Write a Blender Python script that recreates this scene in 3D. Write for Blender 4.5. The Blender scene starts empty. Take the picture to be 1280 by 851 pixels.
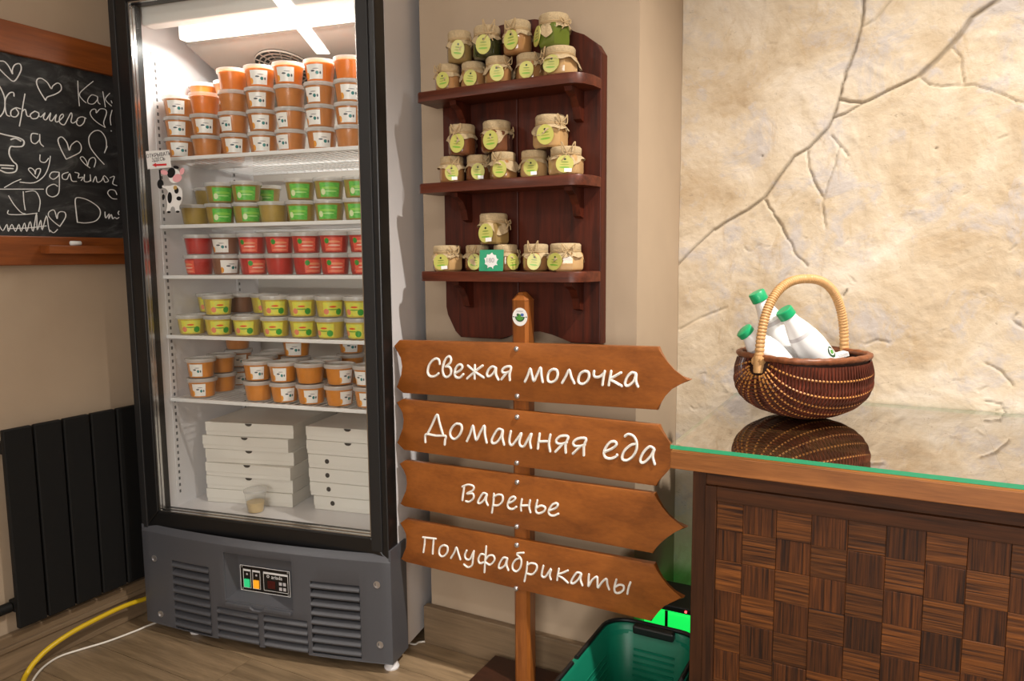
import bpy, bmesh, math, random
import numpy as np
from mathutils import Vector, Matrix, noise

# ------------------------------------------------------------------ camera
FPX, YAW, PITCH, ROLL, EYE = 923.0, .4921, .1112, .0082, .95      # image taken as 1280 x 851

def cam_axes():
    cy, sy, cp, sp, cr, sr = math.cos(YAW), math.sin(YAW), math.cos(PITCH), math.sin(PITCH), math.cos(ROLL), math.sin(ROLL)
    fwd = Vector((-sy*cp, cy*cp, -sp)); right = Vector((cy, sy, 0)); down = fwd.cross(right)
    return right*cr + down*sr, -right*sr + down*cr, fwd
AX_R, AX_D, AX_F = cam_axes()
scene = bpy.context.scene
COL = scene.collection
cam_data = bpy.data.cameras.new('camera'); cam = bpy.data.objects.new('camera', cam_data); COL.objects.link(cam)
cam_data.sensor_width = 36.0; cam_data.lens = FPX/1280*36.0; cam_data.clip_start = .02
cam.matrix_world = Matrix(((AX_R.x, -AX_D.x, -AX_F.x, 0), (AX_R.y, -AX_D.y, -AX_F.y, 0), (AX_R.z, -AX_D.z, -AX_F.z, EYE), (0, 0, 0, 1)))
scene.camera = cam

# ------------------------------------------------------------------ light and exposure
w = bpy.data.worlds.new('world'); scene.world = w; w.use_nodes = True
w.node_tree.nodes['Background'].inputs[0].default_value = (1.0, .93, .84, 1); w.node_tree.nodes['Background'].inputs[1].default_value = .25
vs = scene.view_settings
vs.view_transform = 'Standard'; vs.look = 'None'; vs.gamma = 1.0; vs.exposure = 0.0; vs.use_curve_mapping = False

def area_light(name, loc, target, sx, sy, power, color):
    d = bpy.data.lights.new(name, 'AREA'); d.shape = 'RECTANGLE'; d.size = sx; d.size_y = sy; d.energy = power; d.color = color
    o = bpy.data.objects.new(name, d); COL.objects.link(o); o.location = loc
    o.rotation_euler = (Vector(target)-Vector(loc)).to_track_quat('-Z', 'Y').to_euler()
    return o
def spot_light(name, loc, target, power, angle, blend, radius, color):
    d = bpy.data.lights.new(name, 'SPOT'); d.energy = power; d.spot_size = math.radians(angle); d.spot_blend = blend; d.shadow_soft_size = radius; d.color = color
    o = bpy.data.objects.new(name, d); COL.objects.link(o); o.location = loc
    o.rotation_euler = (Vector(target)-Vector(loc)).to_track_quat('-Z', 'Y').to_euler(); return o
SPOT_POS, SPOT_AIM = (.62, .98, 2.42), (-.30, 1.32, 0)
spot_light('spotlight_beam', SPOT_POS, SPOT_AIM, 270, 76, 1.0, .035, (1.0, .93, .84))     # ceiling spotlight above the counter
area_light('front_fill_light', (.75, -2.86, 1.15), (.55, 1.0, .95), 2.0, 1.5, 75, (1.0, .96, .91))             # unseen fill light added behind the viewer to brighten the front
# ------------------------------------------------------------------ pixel helpers: a pixel gives a ray, a surface gives the distance
EYEV = Vector((0, 0, EYE))
def ray(x, y): return AX_R*((x-640)/FPX) + AX_D*((y-425.5)/FPX) + AX_F
def onplane(x, y, p, n):
    d = ray(x, y); return EYEV + d*((Vector(p)-EYEV).dot(Vector(n))/d.dot(Vector(n)))
def onz(x, y, z): return onplane(x, y, (0, 0, z), (0, 0, 1))
def ony(x, y, Y): return onplane(x, y, (0, Y, 0), (0, 1, 0))
def onx(x, y, X): return onplane(x, y, (X, 0, 0), (1, 0, 0))

# ------------------------------------------------------------------ mesh helpers
class MB:
    def __init__(s): s.v = []; s.f = []
    def add(s, vs, fs):
        n = len(s.v); s.v += [tuple(p) for p in vs]; s.f += [tuple(i+n for i in f) for f in fs]; return s
    def box(s, x0, x1, y0, y1, z0, z1, c=0.0):
        if c <= 0:
            s.add([(x0,y0,z0),(x1,y0,z0),(x1,y1,z0),(x0,y1,z0),(x0,y0,z1),(x1,y0,z1),(x1,y1,z1),(x0,y1,z1)],
                  [(0,3,2,1),(4,5,6,7),(0,1,5,4),(1,2,6,5),(2,3,7,6),(3,0,4,7)]); return s
        bm = bmesh.new(); bmesh.ops.create_cube(bm, size=1)
        for q in bm.verts: q.co = Vector(((x0+x1)/2+q.co.x*(x1-x0), (y0+y1)/2+q.co.y*(y1-y0), (z0+z1)/2+q.co.z*(z1-z0)))
        bmesh.ops.bevel(bm, geom=bm.edges[:], offset=c, segments=2, affect='EDGES', profile=.5)
        bm.verts.index_update()
        s.add([q.co[:] for q in bm.verts], [[q.index for q in f.verts] for f in bm.faces]); bm.free(); return s
    def tube(s, pts, r, n=6, closed=False, caps=True):
        pts = [Vector(p) for p in pts]; m = len(pts); rs = r if isinstance(r, (list, tuple)) else [r]*m
        vs = []; prev = None
        for i, p in enumerate(pts):
            a = pts[(i-1) % m] if (closed or i > 0) else p; b = pts[(i+1) % m] if (closed or i < m-1) else p
            t = (b-a); t = t.normalized() if t.length > 1e-9 else Vector((0, 0, 1))
            if prev is None: u = t.orthogonal().normalized()
            else:
                u = prev - t*prev.dot(t); u = u.normalized() if u.length > 1e-6 else t.orthogonal().normalized()
            prev = u; w_ = t.cross(u)
            for k in range(n):
                an = 2*math.pi*k/n; vs.append(p + (u*math.cos(an)+w_*math.sin(an))*rs[i])
        fs = []
        for i in range(m if closed else m-1):
            j = (i+1) % m
            for k in range(n): fs.append((i*n+k, i*n+(k+1) % n, j*n+(k+1) % n, j*n+k))
        if caps and not closed: fs += [tuple(range(n))[::-1], tuple((m-1)*n+k for k in range(n))]
        return s.add(vs, fs)
    def lathe(s, prof, n=24, cx=0, cy=0, cap=True, shape=None):
        vs = []; fs = []; m = len(prof)
        for r, z in prof:
            for k in range(n):
                a = 2*math.pi*k/n; q = r*(shape(a) if shape else 1)
                vs.append((cx+q*math.cos(a), cy+q*math.sin(a), z))
        for i in range(m-1):
            for k in range(n): fs.append((i*n+k, i*n+(k+1) % n, (i+1)*n+(k+1) % n, (i+1)*n+k))
        if cap: fs += [tuple(range(n))[::-1], tuple((m-1)*n+k for k in range(n))]
        return s.add(vs, fs)
    def prism(s, poly, d, bevel=0.0):
        """polygon of 3-D points (counter-clockwise seen from the front) pushed back by vector d"""
        poly = [Vector(p) for p in poly]; d = Vector(d); n = len(poly)
        bm = bmesh.new(); a = [bm.verts.new(p) for p in poly]; b = [bm.verts.new(p+d) for p in poly]
        front = bm.faces.new(a); bm.faces.new(b[::-1])
        for i in range(n): bm.faces.new((a[i], b[i], b[(i+1) % n], a[(i+1) % n]))
        if bevel: bmesh.ops.bevel(bm, geom=list(front.edges), offset=bevel, segments=2, affect='EDGES', profile=.5)
        bmesh.ops.recalc_face_normals(bm, faces=bm.faces[:])
        bm.verts.index_update()
        s.add([q.co[:] for q in bm.verts], [[q.index for q in f.verts] for f in bm.faces]); bm.free(); return s
    def xf(s, M):
        s.v = [tuple(M @ Vector(p)) for p in s.v]; return s
    def shift(s, o):
        s.v = [(p[0]-o[0], p[1]-o[1], p[2]-o[2]) for p in s.v]; return s
    def data(s, name, mat, smooth=None):
        me = bpy.data.meshes.new(name); me.from_pydata(s.v, [], s.f); me.validate()
        if mat: me.materials.append(mat)
        if smooth is not None:
            me.polygons.foreach_set('use_smooth', [True]*len(me.polygons))
            if smooth < 180: me.set_sharp_from_angle(angle=math.radians(smooth))
        me.update(); return me
    def build(s, name, mat, parent=None, smooth=None, loc=None):
        return link(name, s.data(name, mat, smooth), parent, loc)
def link(name, me, parent=None, loc=None, rot=None):
    o = bpy.data.objects.new(name, me); COL.objects.link(o)
    if parent: o.parent = parent
    if loc is not None: o.location = loc
    if rot is not None: o.rotation_euler = rot
    return o
def tag(o, label, cat, group=None, kind=None):
    if label: o['label'] = label
    if cat: o['category'] = cat
    if group: o['group'] = group
    if kind: o['kind'] = kind
    return o
def thing(name, label, cat, loc=(0, 0, 0), rotz=0, group=None):
    o = bpy.data.objects.new(name, None); COL.objects.link(o); o.location = loc; o.rotation_euler = (0, 0, rotz)
    o.empty_display_size = .03
    return tag(o, label, cat, group)
def struct(o): o['kind'] = 'structure'; return o
def smooth_line(pts, k=5, closed=False):
    pts = [Vector(p) for p in pts]
    if len(pts) < 3: return pts
    out = []; n = len(pts)
    for i in range(n if closed else n-1):
        p0 = pts[(i-1) % n] if (closed or i > 0) else pts[0]; p1 = pts[i]; p2 = pts[(i+1) % n]
        p3 = pts[(i+2) % n] if (closed or i < n-2) else pts[-1]
        for j in range(k):
            t = j/k
            out.append(.5*((2*p1)+(-p0+p2)*t+(2*p0-5*p1+4*p2-p3)*t*t+(-p0+3*p1-3*p2+p3)*t**3))
    if not closed: out.append(pts[-1])
    return out
rnd = random.Random(7)

# ------------------------------------------------------------------ materials
def srgb(r, g, b):
    f = lambda c: (c/255/12.92 if c/255 <= .04045 else ((c/255+.055)/1.055)**2.4)
    return (f(r), f(g), f(b), 1)
def newmat(name):
    m = bpy.data.materials.new(name); m.use_nodes = True; nt = m.node_tree
    return m, nt, nt.nodes['Principled BSDF']
def N(nt, t, **kw):
    n = nt.nodes.new(t)
    for k, v in kw.items(): setattr(n, k, v)
    return n
def ramp(nt, fac, stops):
    r = N(nt, 'ShaderNodeValToRGB'); el = r.color_ramp.elements
    while len(el) < len(stops): el.new(.5)
    for e, (p, c) in zip(el, stops): e.position = p; e.color = c
    nt.links.new(fac, r.inputs[0]); return r.outputs[0]
def coords(nt, scale=(1, 1, 1), kind='Object', rot=(0, 0, 0)):
    tc = N(nt, 'ShaderNodeTexCoord'); mp = N(nt, 'ShaderNodeMapping')
    nt.links.new(tc.outputs[kind], mp.inputs[0]); mp.inputs['Scale'].default_value = scale; mp.inputs['Rotation'].default_value = rot
    return mp.outputs[0]
def noise_tex(nt, vec, scale, detail=4, rough=.55, dist=0):
    n = N(nt, 'ShaderNodeTexNoise'); n.inputs['Scale'].default_value = scale; n.inputs['Detail'].default_value = detail
    n.inputs['Roughness'].default_value = rough; n.inputs['Distortion'].default_value = dist
    if vec is not None: nt.links.new(vec, n.inputs['Vector'])
    return n.outputs['Fac']
def bump(nt, bs, h, strength, dist=.002):
    b = N(nt, 'ShaderNodeBump'); b.inputs['Strength'].default_value = strength; b.inputs['Distance'].default_value = dist
    nt.links.new(h, b.inputs['Height']); nt.links.new(b.outputs[0], bs.inputs['Normal'])
def mixc(nt, fac, a, b, mode='MIX'):
    m = N(nt, 'ShaderNodeMix', data_type='RGBA', blend_type=mode)
    if isinstance(fac, (int, float)): m.inputs[0].default_value = fac
    else: nt.links.new(fac, m.inputs[0])
    for i, x in ((6, a), (7, b)):
        if isinstance(x, tuple): m.inputs[i].default_value = x
        else: nt.links.new(x, m.inputs[i])
    return m.outputs[2]
def mathn(nt, op, a, b=None):
    m = N(nt, 'ShaderNodeMath', operation=op)
    for i, x in ((0, a), (1, b)):
        if x is None: continue
        if isinstance(x, (int, float)): m.inputs[i].default_value = x
        else: nt.links.new(x, m.inputs[i])
    return m.outputs[0]
def plain(name, c, rough=.5, metal=0, spec=.5, coat=0, var=0, vscale=30, bmp=0):
    m, nt, b = newmat(name)
    b.inputs['Roughness'].default_value = rough; b.inputs['Metallic'].default_value = metal
    b.inputs['Specular IOR Level'].default_value = spec; b.inputs['Coat Weight'].default_value = coat
    if var or bmp:
        f = noise_tex(nt, coords(nt), vscale, 4)
        lo = tuple(x*(1-var) for x in c[:3])+(1,); hi = tuple(min(1, x*(1+var)) for x in c[:3])+(1,)
        nt.links.new(ramp(nt, f, [(.3, lo), (.7, hi)]), b.inputs['Base Color'])
        if bmp: bump(nt, b, f, bmp)
    else: b.inputs['Base Color'].default_value = c
    return m
def wood(name, dark, light, grain=(1, 14, 14), scale=6, rough=.4, coat=0, bmp=.15, fine=5.0, contrast=(.3, .7), rand=0, rot=(0, 0, 0), spec=.5):
    m, nt, b = newmat(name)
    v = coords(nt, grain, rot=rot)
    if rand:
        oi = N(nt, 'ShaderNodeObjectInfo'); va = N(nt, 'ShaderNodeVectorMath', operation='ADD'); sc = N(nt, 'ShaderNodeVectorMath', operation='SCALE')
        cb = N(nt, 'ShaderNodeCombineXYZ')
        for i in range(3): nt.links.new(oi.outputs['Random'], cb.inputs[i])
        nt.links.new(cb.outputs[0], sc.inputs[0]); sc.inputs['Scale'].default_value = 37.0
        nt.links.new(v, va.inputs[0]); nt.links.new(sc.outputs[0], va.inputs[1]); v = va.outputs[0]
    f1 = noise_tex(nt, v, scale, 3, .5, .6); f2 = noise_tex(nt, v, scale*fine, 3, .6, .2)
    f = mathn(nt, 'ADD', mathn(nt, 'MULTIPLY', f1, .65), mathn(nt, 'MULTIPLY', f2, .35))
    c = ramp(nt, f, [(contrast[0], dark), (contrast[1], light)])
    if rand:
        br = mathn(nt, 'ADD', mathn(nt, 'MULTIPLY', oi.outputs['Random'], rand), 1-rand*.5)
        hs = N(nt, 'ShaderNodeHueSaturation'); nt.links.new(c, hs.inputs['Color']); nt.links.new(br, hs.inputs['Value']); c = hs.outputs[0]
    nt.links.new(c, b.inputs['Base Color'])
    b.inputs['Roughness'].default_value = rough; b.inputs['Coat Weight'].default_value = coat; b.inputs['Coat Roughness'].default_value = .15
    b.inputs['Specular IOR Level'].default_value = spec
    if bmp: bump(nt, b, f, bmp, .001)
    return m
def glass_mat(name, ior=1.5, tint=(1, 1, 1, 1), rough=0.0, haze=0.0, hazecol=(1, 1, 1, 1), boost=1):
    m = bpy.data.materials.new(name); m.use_nodes = True; nt = m.node_tree; nt.nodes.clear()
    out = N(nt, 'ShaderNodeOutputMaterial'); fr = N(nt, 'ShaderNodeFresnel')
    ge = N(nt, 'ShaderNodeNewGeometry'); iv = N(nt, 'ShaderNodeMix', data_type='FLOAT'); nt.links.new(ge.outputs['Backfacing'], iv.inputs[0])
    iv.inputs[2].default_value = ior; iv.inputs[3].default_value = 1/ior; nt.links.new(iv.outputs[0], fr.inputs['IOR'])
    fac = fr.outputs[0] if boost == 1 else mathn(nt, 'MINIMUM', mathn(nt, 'MULTIPLY', fr.outputs[0], boost), .86)
    tr = N(nt, 'ShaderNodeBsdfTransparent'); tr.inputs[0].default_value = tint
    gl = N(nt, 'ShaderNodeBsdfGlossy'); gl.inputs['Roughness'].default_value = rough
    base = tr.outputs[0]
    if haze:
        df = N(nt, 'ShaderNodeBsdfDiffuse'); df.inputs[0].default_value = hazecol
        h = N(nt, 'ShaderNodeMixShader'); h.inputs[0].default_value = haze
        nt.links.new(tr.outputs[0], h.inputs[1]); nt.links.new(df.outputs[0], h.inputs[2]); base = h.outputs[0]
    mx = N(nt, 'ShaderNodeMixShader'); nt.links.new(fac, mx.inputs[0]); nt.links.new(base, mx.inputs[1]); nt.links.new(gl.outputs[0], mx.inputs[2])
    nt.links.new(mx.outputs[0], out.inputs[0]); return m
def emit(name, c, s):
    m, nt, b = newmat(name); b.inputs['Base Color'].default_value = c
    b.inputs['Emission Color'].default_value = c; b.inputs['Emission Strength'].default_value = s; return m
def label_mat(name, base, spots, rough=.3, var=None):
    """printed paper: base colour plus elliptic printed marks (cx, cy, rx, ry, colour) in the label's own UV space"""
    m, nt, b = newmat(name); b.inputs['Roughness'].default_value = rough
    tc = N(nt, 'ShaderNodeTexCoord'); sp = N(nt, 'ShaderNodeSeparateXYZ'); nt.links.new(tc.outputs['UV'], sp.inputs[0])
    c = base
    if var:
        c = ramp(nt, noise_tex(nt, tc.outputs['UV'], 4.5, 2), [(.42, base), (.6, var)])
    for cx, cy, rx, ry, col in spots:
        dx = mathn(nt, 'DIVIDE', mathn(nt, 'SUBTRACT', sp.outputs[0], cx), rx); dy = mathn(nt, 'DIVIDE', mathn(nt, 'SUBTRACT', sp.outputs[1], cy), ry)
        d = mathn(nt, 'ADD', mathn(nt, 'MULTIPLY', dx, dx), mathn(nt, 'MULTIPLY', dy, dy))
        c = mixc(nt, mathn(nt, 'LESS_THAN', d, 1.0), c, col)
    if isinstance(c, tuple): b.inputs['Base Color'].default_value = c
    else: nt.links.new(c, b.inputs['Base Color'])
    return m

M = {}
M['beige'] = plain('beige_wall_paint', srgb(174, 154, 131), .75, var=.03, vscale=8, bmp=.02)
M['ceiling'] = plain('ceiling_paint', srgb(225, 220, 212), .8, var=.02)
M['laminate'] = wood('laminate_floor', srgb(104, 86, 64), srgb(158, 134, 104), (1.2, 16, 16), 3.0, .42, rand=.35, bmp=.05)
M['skirting'] = wood('laminate_skirting', srgb(104, 86, 66), srgb(140, 118, 92), (1.2, 1.2, 22), 3.0, .45, rand=.1, bmp=.05)
M['sign_wood'] = wood('amber_stained_board', srgb(112, 60, 22), srgb(168, 98, 40), (2.2, 4, 6), 4.0, .32, coat=.25, bmp=.03, fine=8, contrast=(.25, .75), rand=.06)
M['post_wood'] = wood('amber_stained_post', srgb(112, 60, 22), srgb(165, 98, 42), (14, 14, 1.2), 3.5, .35, coat=.2, bmp=.04)
M['base_wood'] = wood('dark_brown_base', srgb(40, 20, 12), srgb(66, 34, 20), (2, 10, 10), 5, .4, bmp=.05)
M['mahogany'] = wood('dark_mahogany', srgb(34, 11, 5), srgb(92, 34, 14), (14, 14, 1.0), 3.0, .5, coat=0, bmp=.06, spec=.3)
M['mahogany_shelf'] = wood('mahogany_shelf_wood', srgb(54, 22, 12), srgb(108, 50, 28), (1.0, 14, 14), 4.0, .42, coat=.05, bmp=.05, spec=.35)
M['chalk_frame'] = wood('orange_brown_frame', srgb(108, 54, 18), srgb(152, 82, 32), (12, 1.0, 12), 3.0, .45, bmp=.05)
M['counter_top'] = wood('counter_edge_wood', srgb(112, 64, 24), srgb(176, 112, 56), (1.0, 16, 16), 3.5, .42, bmp=.1, fine=6)
M['counter_dark'] = wood('counter_dark_wood', srgb(40, 21, 10), srgb(88, 50, 24), (1.0, 14, 18), 5.0, .55, bmp=.25, fine=4, spec=.25)
M['counter_stile'] = wood('counter_stile_wood', srgb(36, 18, 9), srgb(78, 44, 21), (18, 14, 1.0), 5.0, .55, bmp=.25, fine=4, spec=.25)
M['tile_h'] = wood('brushed_tile_across', srgb(44, 20, 6), srgb(142, 84, 34), (1.6, 20, 52), 4.5, .5, bmp=.9, fine=1.9, contrast=(.38, .76), rand=.6, spec=.3)
M['tile_v'] = wood('brushed_tile_upright', srgb(34, 15, 5), srgb(112, 62, 24), (52, 20, 1.6), 4.5, .5, bmp=.9, fine=1.9, contrast=(.38, .78), rand=.6, spec=.3)
M['tile_tx'] = wood('top_tile_across', srgb(74, 46, 24), srgb(158, 110, 64), (1.6, 26, 20), 4.5, .5, bmp=.3, fine=3, rand=.5)
M['tile_y'] = wood('brushed_tile_depth', srgb(60, 35, 18), srgb(124, 80, 44), (26, 1.6, 20), 4.5, .5, bmp=.5, fine=3, contrast=(.3, .72), rand=.35)
M['counter_glass'] = glass_mat('counter_glass', 1.52, (.90, .97, .93, 1), boost=3.3)
M['glass_edge'] = plain('green_glass_edge', srgb(62, 176, 128), .15)
M['door_glass'] = glass_mat('fridge_glass', 1.42, (.985, .99, .985, 1))
M['black_frame'] = plain('black_door_profile', srgb(16, 16, 17), .35)
M['dark_grey_frame'] = plain('dark_grey_profile', srgb(22, 22, 23), .5)
M['chrome'] = plain('brushed_chrome', srgb(200, 200, 200), .22, metal=1)
M['white_metal'] = plain('white_enamel', srgb(228, 226, 228), .35)
M['liner'] = plain('white_liner', srgb(232, 230, 226), .4)
M['grey_liner'] = plain('grey_liner', srgb(176, 168, 160), .5)
M['grille'] = plain('graphite_plastic', srgb(74, 75, 80), .42, var=.03, vscale=200)
M['grille_dark'] = plain('recess_shade_black', srgb(15, 15, 16), .6)  # near-black stands in for the shade behind slats and fan
M['panel_black'] = plain('black_panel', srgb(18, 18, 20), .25)
M['white_print'] = plain('white_print', srgb(235, 235, 235), .5)
M['wire'] = plain('white_wire', srgb(236, 236, 236), .3)
M['radiator'] = plain('matt_black_radiator', srgb(19, 19, 19), .6, spec=.25, var=.05, vscale=60)
M['chalk'] = plain('chalk', srgb(226, 226, 224), .9)
M['sign_paint'] = plain('white_sign_paint', srgb(240, 238, 232), .6, bmp=.2, var=.02, vscale=200)
M['steel'] = plain('zinc_screw', srgb(205, 205, 208), .3, metal=.9)
M['yellow'] = plain('yellow_hose', srgb(206, 172, 28), .4)
M['cable'] = plain('white_cable', srgb(222, 216, 206), .5)
M['green_plastic'] = plain('green_basket_plastic', srgb(14, 112, 86), .4, var=.04, vscale=40)
M['black_plastic'] = plain('black_plastic', srgb(14, 16, 16), .45)
M['burlap'] = plain('burlap', srgb(186, 164, 128), .95, var=.16, vscale=420, bmp=.6)
M['twine'] = plain('twine', srgb(184, 158, 118), .95)
M['cane'] = plain('light_cane', srgb(198, 154, 102), .5, var=.10, vscale=120)
M['wicker'] = plain('dark_wicker', srgb(72, 32, 21), .38, var=.45, vscale=60, coat=.2)
M['wicker_rib'] = plain('golden_rib', srgb(186, 128, 66), .45, var=.15, vscale=80)
M['wicker_in'] = plain('wicker_inside', srgb(48, 22, 14), .7)
M['milk'] = plain('white_bottle', srgb(240, 240, 240), .3)
M['milk_cap'] = plain('green_cap', srgb(22, 160, 104), .35)
M['band'] = plain('pale_grey_band', srgb(196, 192, 194), .4)
M['paper'] = plain('white_paper', srgb(240, 240, 238), .6)
M['cardboard'] = plain('white_card', srgb(226, 222, 214), .7)
M['cardboard_mark'] = plain('dark_notch', srgb(60, 56, 52), .8)
M['tub'] = glass_mat('clear_tub', 1.35, (.99, .99, .985, 1), .12, .02, (1, .97, .92, 1))
M['lid'] = glass_mat('frosted_lid', 1.35, (.97, .97, .96, 1), .15, .40, (.95, .93, .90, 1))
# ================================================================== STRUCTURE
WALL_Y, STONE_Y, LEFT_X, COL_L, COL_R, CEIL = 1.45, 1.757, -1.80, -1.01, -.487, 2.52
floor = struct(MB().box(-3.6, 2.4, -3.0, 1.9, -.05, -.004).build('floor', M['laminate']))
row = 0; y = .52
while y < 1.84:
    y1 = min(y+.132, 1.86); x = -1.80 - (row*.437 % 1.1)
    while x < 1.0:
        a, b = max(x, -1.80), min(x+1.1, 1.0)
        if b-a > .05: MB().box(a+.0006, b-.0006, y+.0006, y1-.0006, -.004, 0).build('plank', M['laminate'], floor)
        x += 1.1
    y = y1; row += 1
struct(MB().box(-3.6, 2.4, -3.0, 1.9, CEIL, CEIL+.05).build('ceiling', M['ceiling']))
struct(MB().box(LEFT_X-.1, LEFT_X, .2, 1.9, 0, CEIL).build('wall_left', M['beige']))
struct(MB().box(LEFT_X, COL_L, 1.80, 1.9, 0, CEIL).build('wall_alcove', M['beige']))
struct(MB().box(COL_L, COL_R, WALL_Y, 1.9, 0, CEIL).build('wall_back', M['beige']))
struct(MB().box(-3.6, LEFT_X-.1, .2, .3, 0, CEIL).build('wall_return', M['beige']))
struct(MB().box(-3.7, -3.6, -3.0, .3, 0, CEIL).build('wall_far_left', M['beige']))
struct(MB().box(-3.7, -.40, -3.1, -3.0, 0, CEIL).box(1.90, 2.5, -3.1, -3.0, 0, CEIL).box(-.40, 1.90, -3.1, -3.0, 0, .30).box(-.40, 1.90, -3.1, -3.0, 2.0, CEIL).build('wall_front', M['beige']))
win = struct(MB().box(-.40, -.34, -3.07, -3.02, .3, 2.0).box(1.84, 1.90, -3.07, -3.02, .3, 2.0).box(-.34, 1.84, -3.07, -3.02, .3, .36).box(-.34, 1.84, -3.07, -3.02, 1.94, 2.0).box(.72, .78, -3.07, -3.02, .36, 1.94).build('fill_window_1', M['white_metal']))  # unseen window added to go with the front fill light
for x0, x1 in ((-.34, .72), (.78, 1.84)): MB().box(x0, x1, -3.048, -3.042, .36, 1.94).build('pane', M['door_glass'], win)
struct(MB().box(2.4, 2.5, -3.0, 1.9, 0, CEIL).build('wall_right', M['beige']))
# skirting boards
struct(MB().box(COL_L-.012, COL_R+.003, WALL_Y-.020, WALL_Y, 0, .098, .003).build('baseboard_back', M['skirting']))
bl = MB().box(LEFT_X, LEFT_X+.016, .3, 1.72, 0, .098, .003).box(LEFT_X, LEFT_X+.022, .3, 1.72, .062, .074, .002)
struct(bl.build('baseboard_left', M['skirting']))

# stone-look plaster wall with real relief and cracks
def stone_wall():
    s6 = 1/2.783; s7 = 1/2.746
    c6 = lambda L: [(820+x*s6, y*s6) for x, y in L]; c7 = lambda L: [(820+x*s7, 250+y*s7) for x, y in L]
    cr = [(c6([(722,-60),(722,0),(716,80),(690,180),(660,250),(640,330),(615,410),(590,455),(530,515),(480,545),(430,610),(380,685),(320,730),(240,775),(205,800)]), .0034, 1.0),
          (c7([(200,100),(130,165),(80,218),(60,232)]), .0024, .8),
          (c6([(1260,-70),(1190,0),(1100,60),(1050,130),(980,205),(915,265)]), .0050, 1.0),
          (c6([(915,265),(820,310),(740,350),(715,360),(690,355),(640,345)]), .0032, .9),
          (c6([(715,362),(660,395),(615,410)]), .0026, .8),
          (c6([(840,-30),(820,0),(760,70),(716,95)]), .003, .5),
          (c6([(375,690),(420,760),(458,835)]), .0024, .8), (c7([(430,85),(485,195),(520,225)]), .002, .6),
          (c6([(525,525),(535,590),(560,650),(578,685)]), .0022, .7),
          (c6([(640,505),(620,580),(590,660),(580,700),(590,800)]), .0020, .55),
          (c6([(610,470),(640,505),(670,545)]), .0018, .5),
          (c6([(1030,165),(1062,200),(1070,290)]), .0018, .55),
          (c6([(915,268),(950,295),(1000,300),(1110,295),(1210,330),(1280,362),(1400,400)]), .0016, .5),
          (c7([(80,445),(140,410),(240,370)]), .003, .35), (c7([(1130,560),(1190,590),(1225,640)]), .002, .5),
          (c7([(720,495),(760,480),(800,490)]), .003, .35), (c7([(1240,390),(1225,410),(1262,440)]), .003, .5),
          (c7([(640,330),(655,310)]), .003, .8), (c7([(1130,690),(1185,700),(1200,730)]), .002, .5)]
    r2 = random.Random(4)
    for _ in range(32):       # short trowel nicks
        px, py = r2.uniform(855, 1275), r2.uniform(300, 515) if r2.random() < .75 else r2.uniform(20, 300)
        a = r2.uniform(-.9, .9); L = r2.uniform(4, 13)
        cr.append(([(px, py), (px+L*math.cos(a)*.5, py+L*math.sin(a)*.5+r2.uniform(-2, 2)), (px+L*math.cos(a), py+L*math.sin(a))], r2.uniform(.0012, .0020), r2.uniform(.12, .35)))
    cr.append(([(953.0, 194.0), (953.5, 194.6)], .0022, 1.0)); cr.append(([(1170, 185), (1170.5, 185.5)], .0022, .9))
    xs = list(np.arange(COL_R+.0005, .30, .0028))+list(np.linspace(.30, 2.4, 60)[0:])
    zs = list(np.linspace(0, .56, 18))[:-1]+list(np.arange(.56, 1.66, .0028))+list(np.linspace(1.66, CEIL, 20))
    xs = np.array(xs); zs = np.array(zs); XX, ZZ = np.meshgrid(xs, zs)
    g = np.zeros_like(XX)
    jit = np.zeros_like(XX); rel = np.zeros_like(XX)
    for j in range(XX.shape[0]):
        for i in range(XX.shape[1]):
            p = Vector((XX[j, i], ZZ[j, i], .3))
            a = noise.fractal(p*4.5, .9, 2.1, 4)
            b = noise.noise(p*26+Vector((a*1.5, a, 0)))
            c = noise.noise(p*75)
            rel[j, i] = a*.0030+max(0, b-.05)*.0026+c*.0007
            jit[j, i] = noise.noise(p*60)*.0025
    for pts, wd, dp in cr:
        P = [(q.x, q.z) for q in (ony(x, y, STONE_Y) for x, y in pts)]; wd *= .78
        x0 = min(p[0] for p in P)-.03; x1 = max(p[0] for p in P)+.03; z0 = min(p[1] for p in P)-.03; z1 = max(p[1] for p in P)+.03
        m = (XX > x0) & (XX < x1) & (ZZ > z0) & (ZZ < z1)
        if not m.any(): continue
        xx = XX[m]+jit[m]; zz = ZZ[m]+jit[m]*.7; best = np.full(xx.shape, 1e9)
        for (ax, az), (bx, bz) in zip(P[:-1], P[1:]):
            dx, dz = bx-ax, bz-az; t = np.clip(((xx-ax)*dx+(zz-az)*dz)/max(1e-12, dx*dx+dz*dz), 0, 1)
            best = np.minimum(best, np.hypot(xx-ax-t*dx, zz-az-t*dz))
        g[m] = np.maximum(g[m], dp*np.exp(-(best/wd)**2))
    yy = STONE_Y - rel + g*.008
    nx, nz = len(xs), len(zs)
    v = np.stack([XX.ravel(), yy.ravel(), ZZ.ravel()], 1)
    f = [(j*nx+i, j*nx+i+1, (j+1)*nx+i+1, (j+1)*nx+i) for j in range(nz-1) for i in range(nx-1)]
    me = bpy.data.meshes.new('wall_stone'); me.from_pydata(v.tolist(), [], f)
    at = me.attributes.new('crack', 'FLOAT', 'POINT'); at.data.foreach_set('value', g.ravel().astype(np.float32))
    me.polygons.foreach_set('use_smooth', [True]*len(f))
    m, nt, b = newmat('stone_plaster'); b.inputs['Roughness'].default_value = .85
    tc = coords(nt)
    n1 = noise_tex(nt, tc, 4.5, 6, .65, .8); n2 = noise_tex(nt, tc, 11, 6, .7, .4); n3 = noise_tex(nt, tc, 120, 3)
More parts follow.
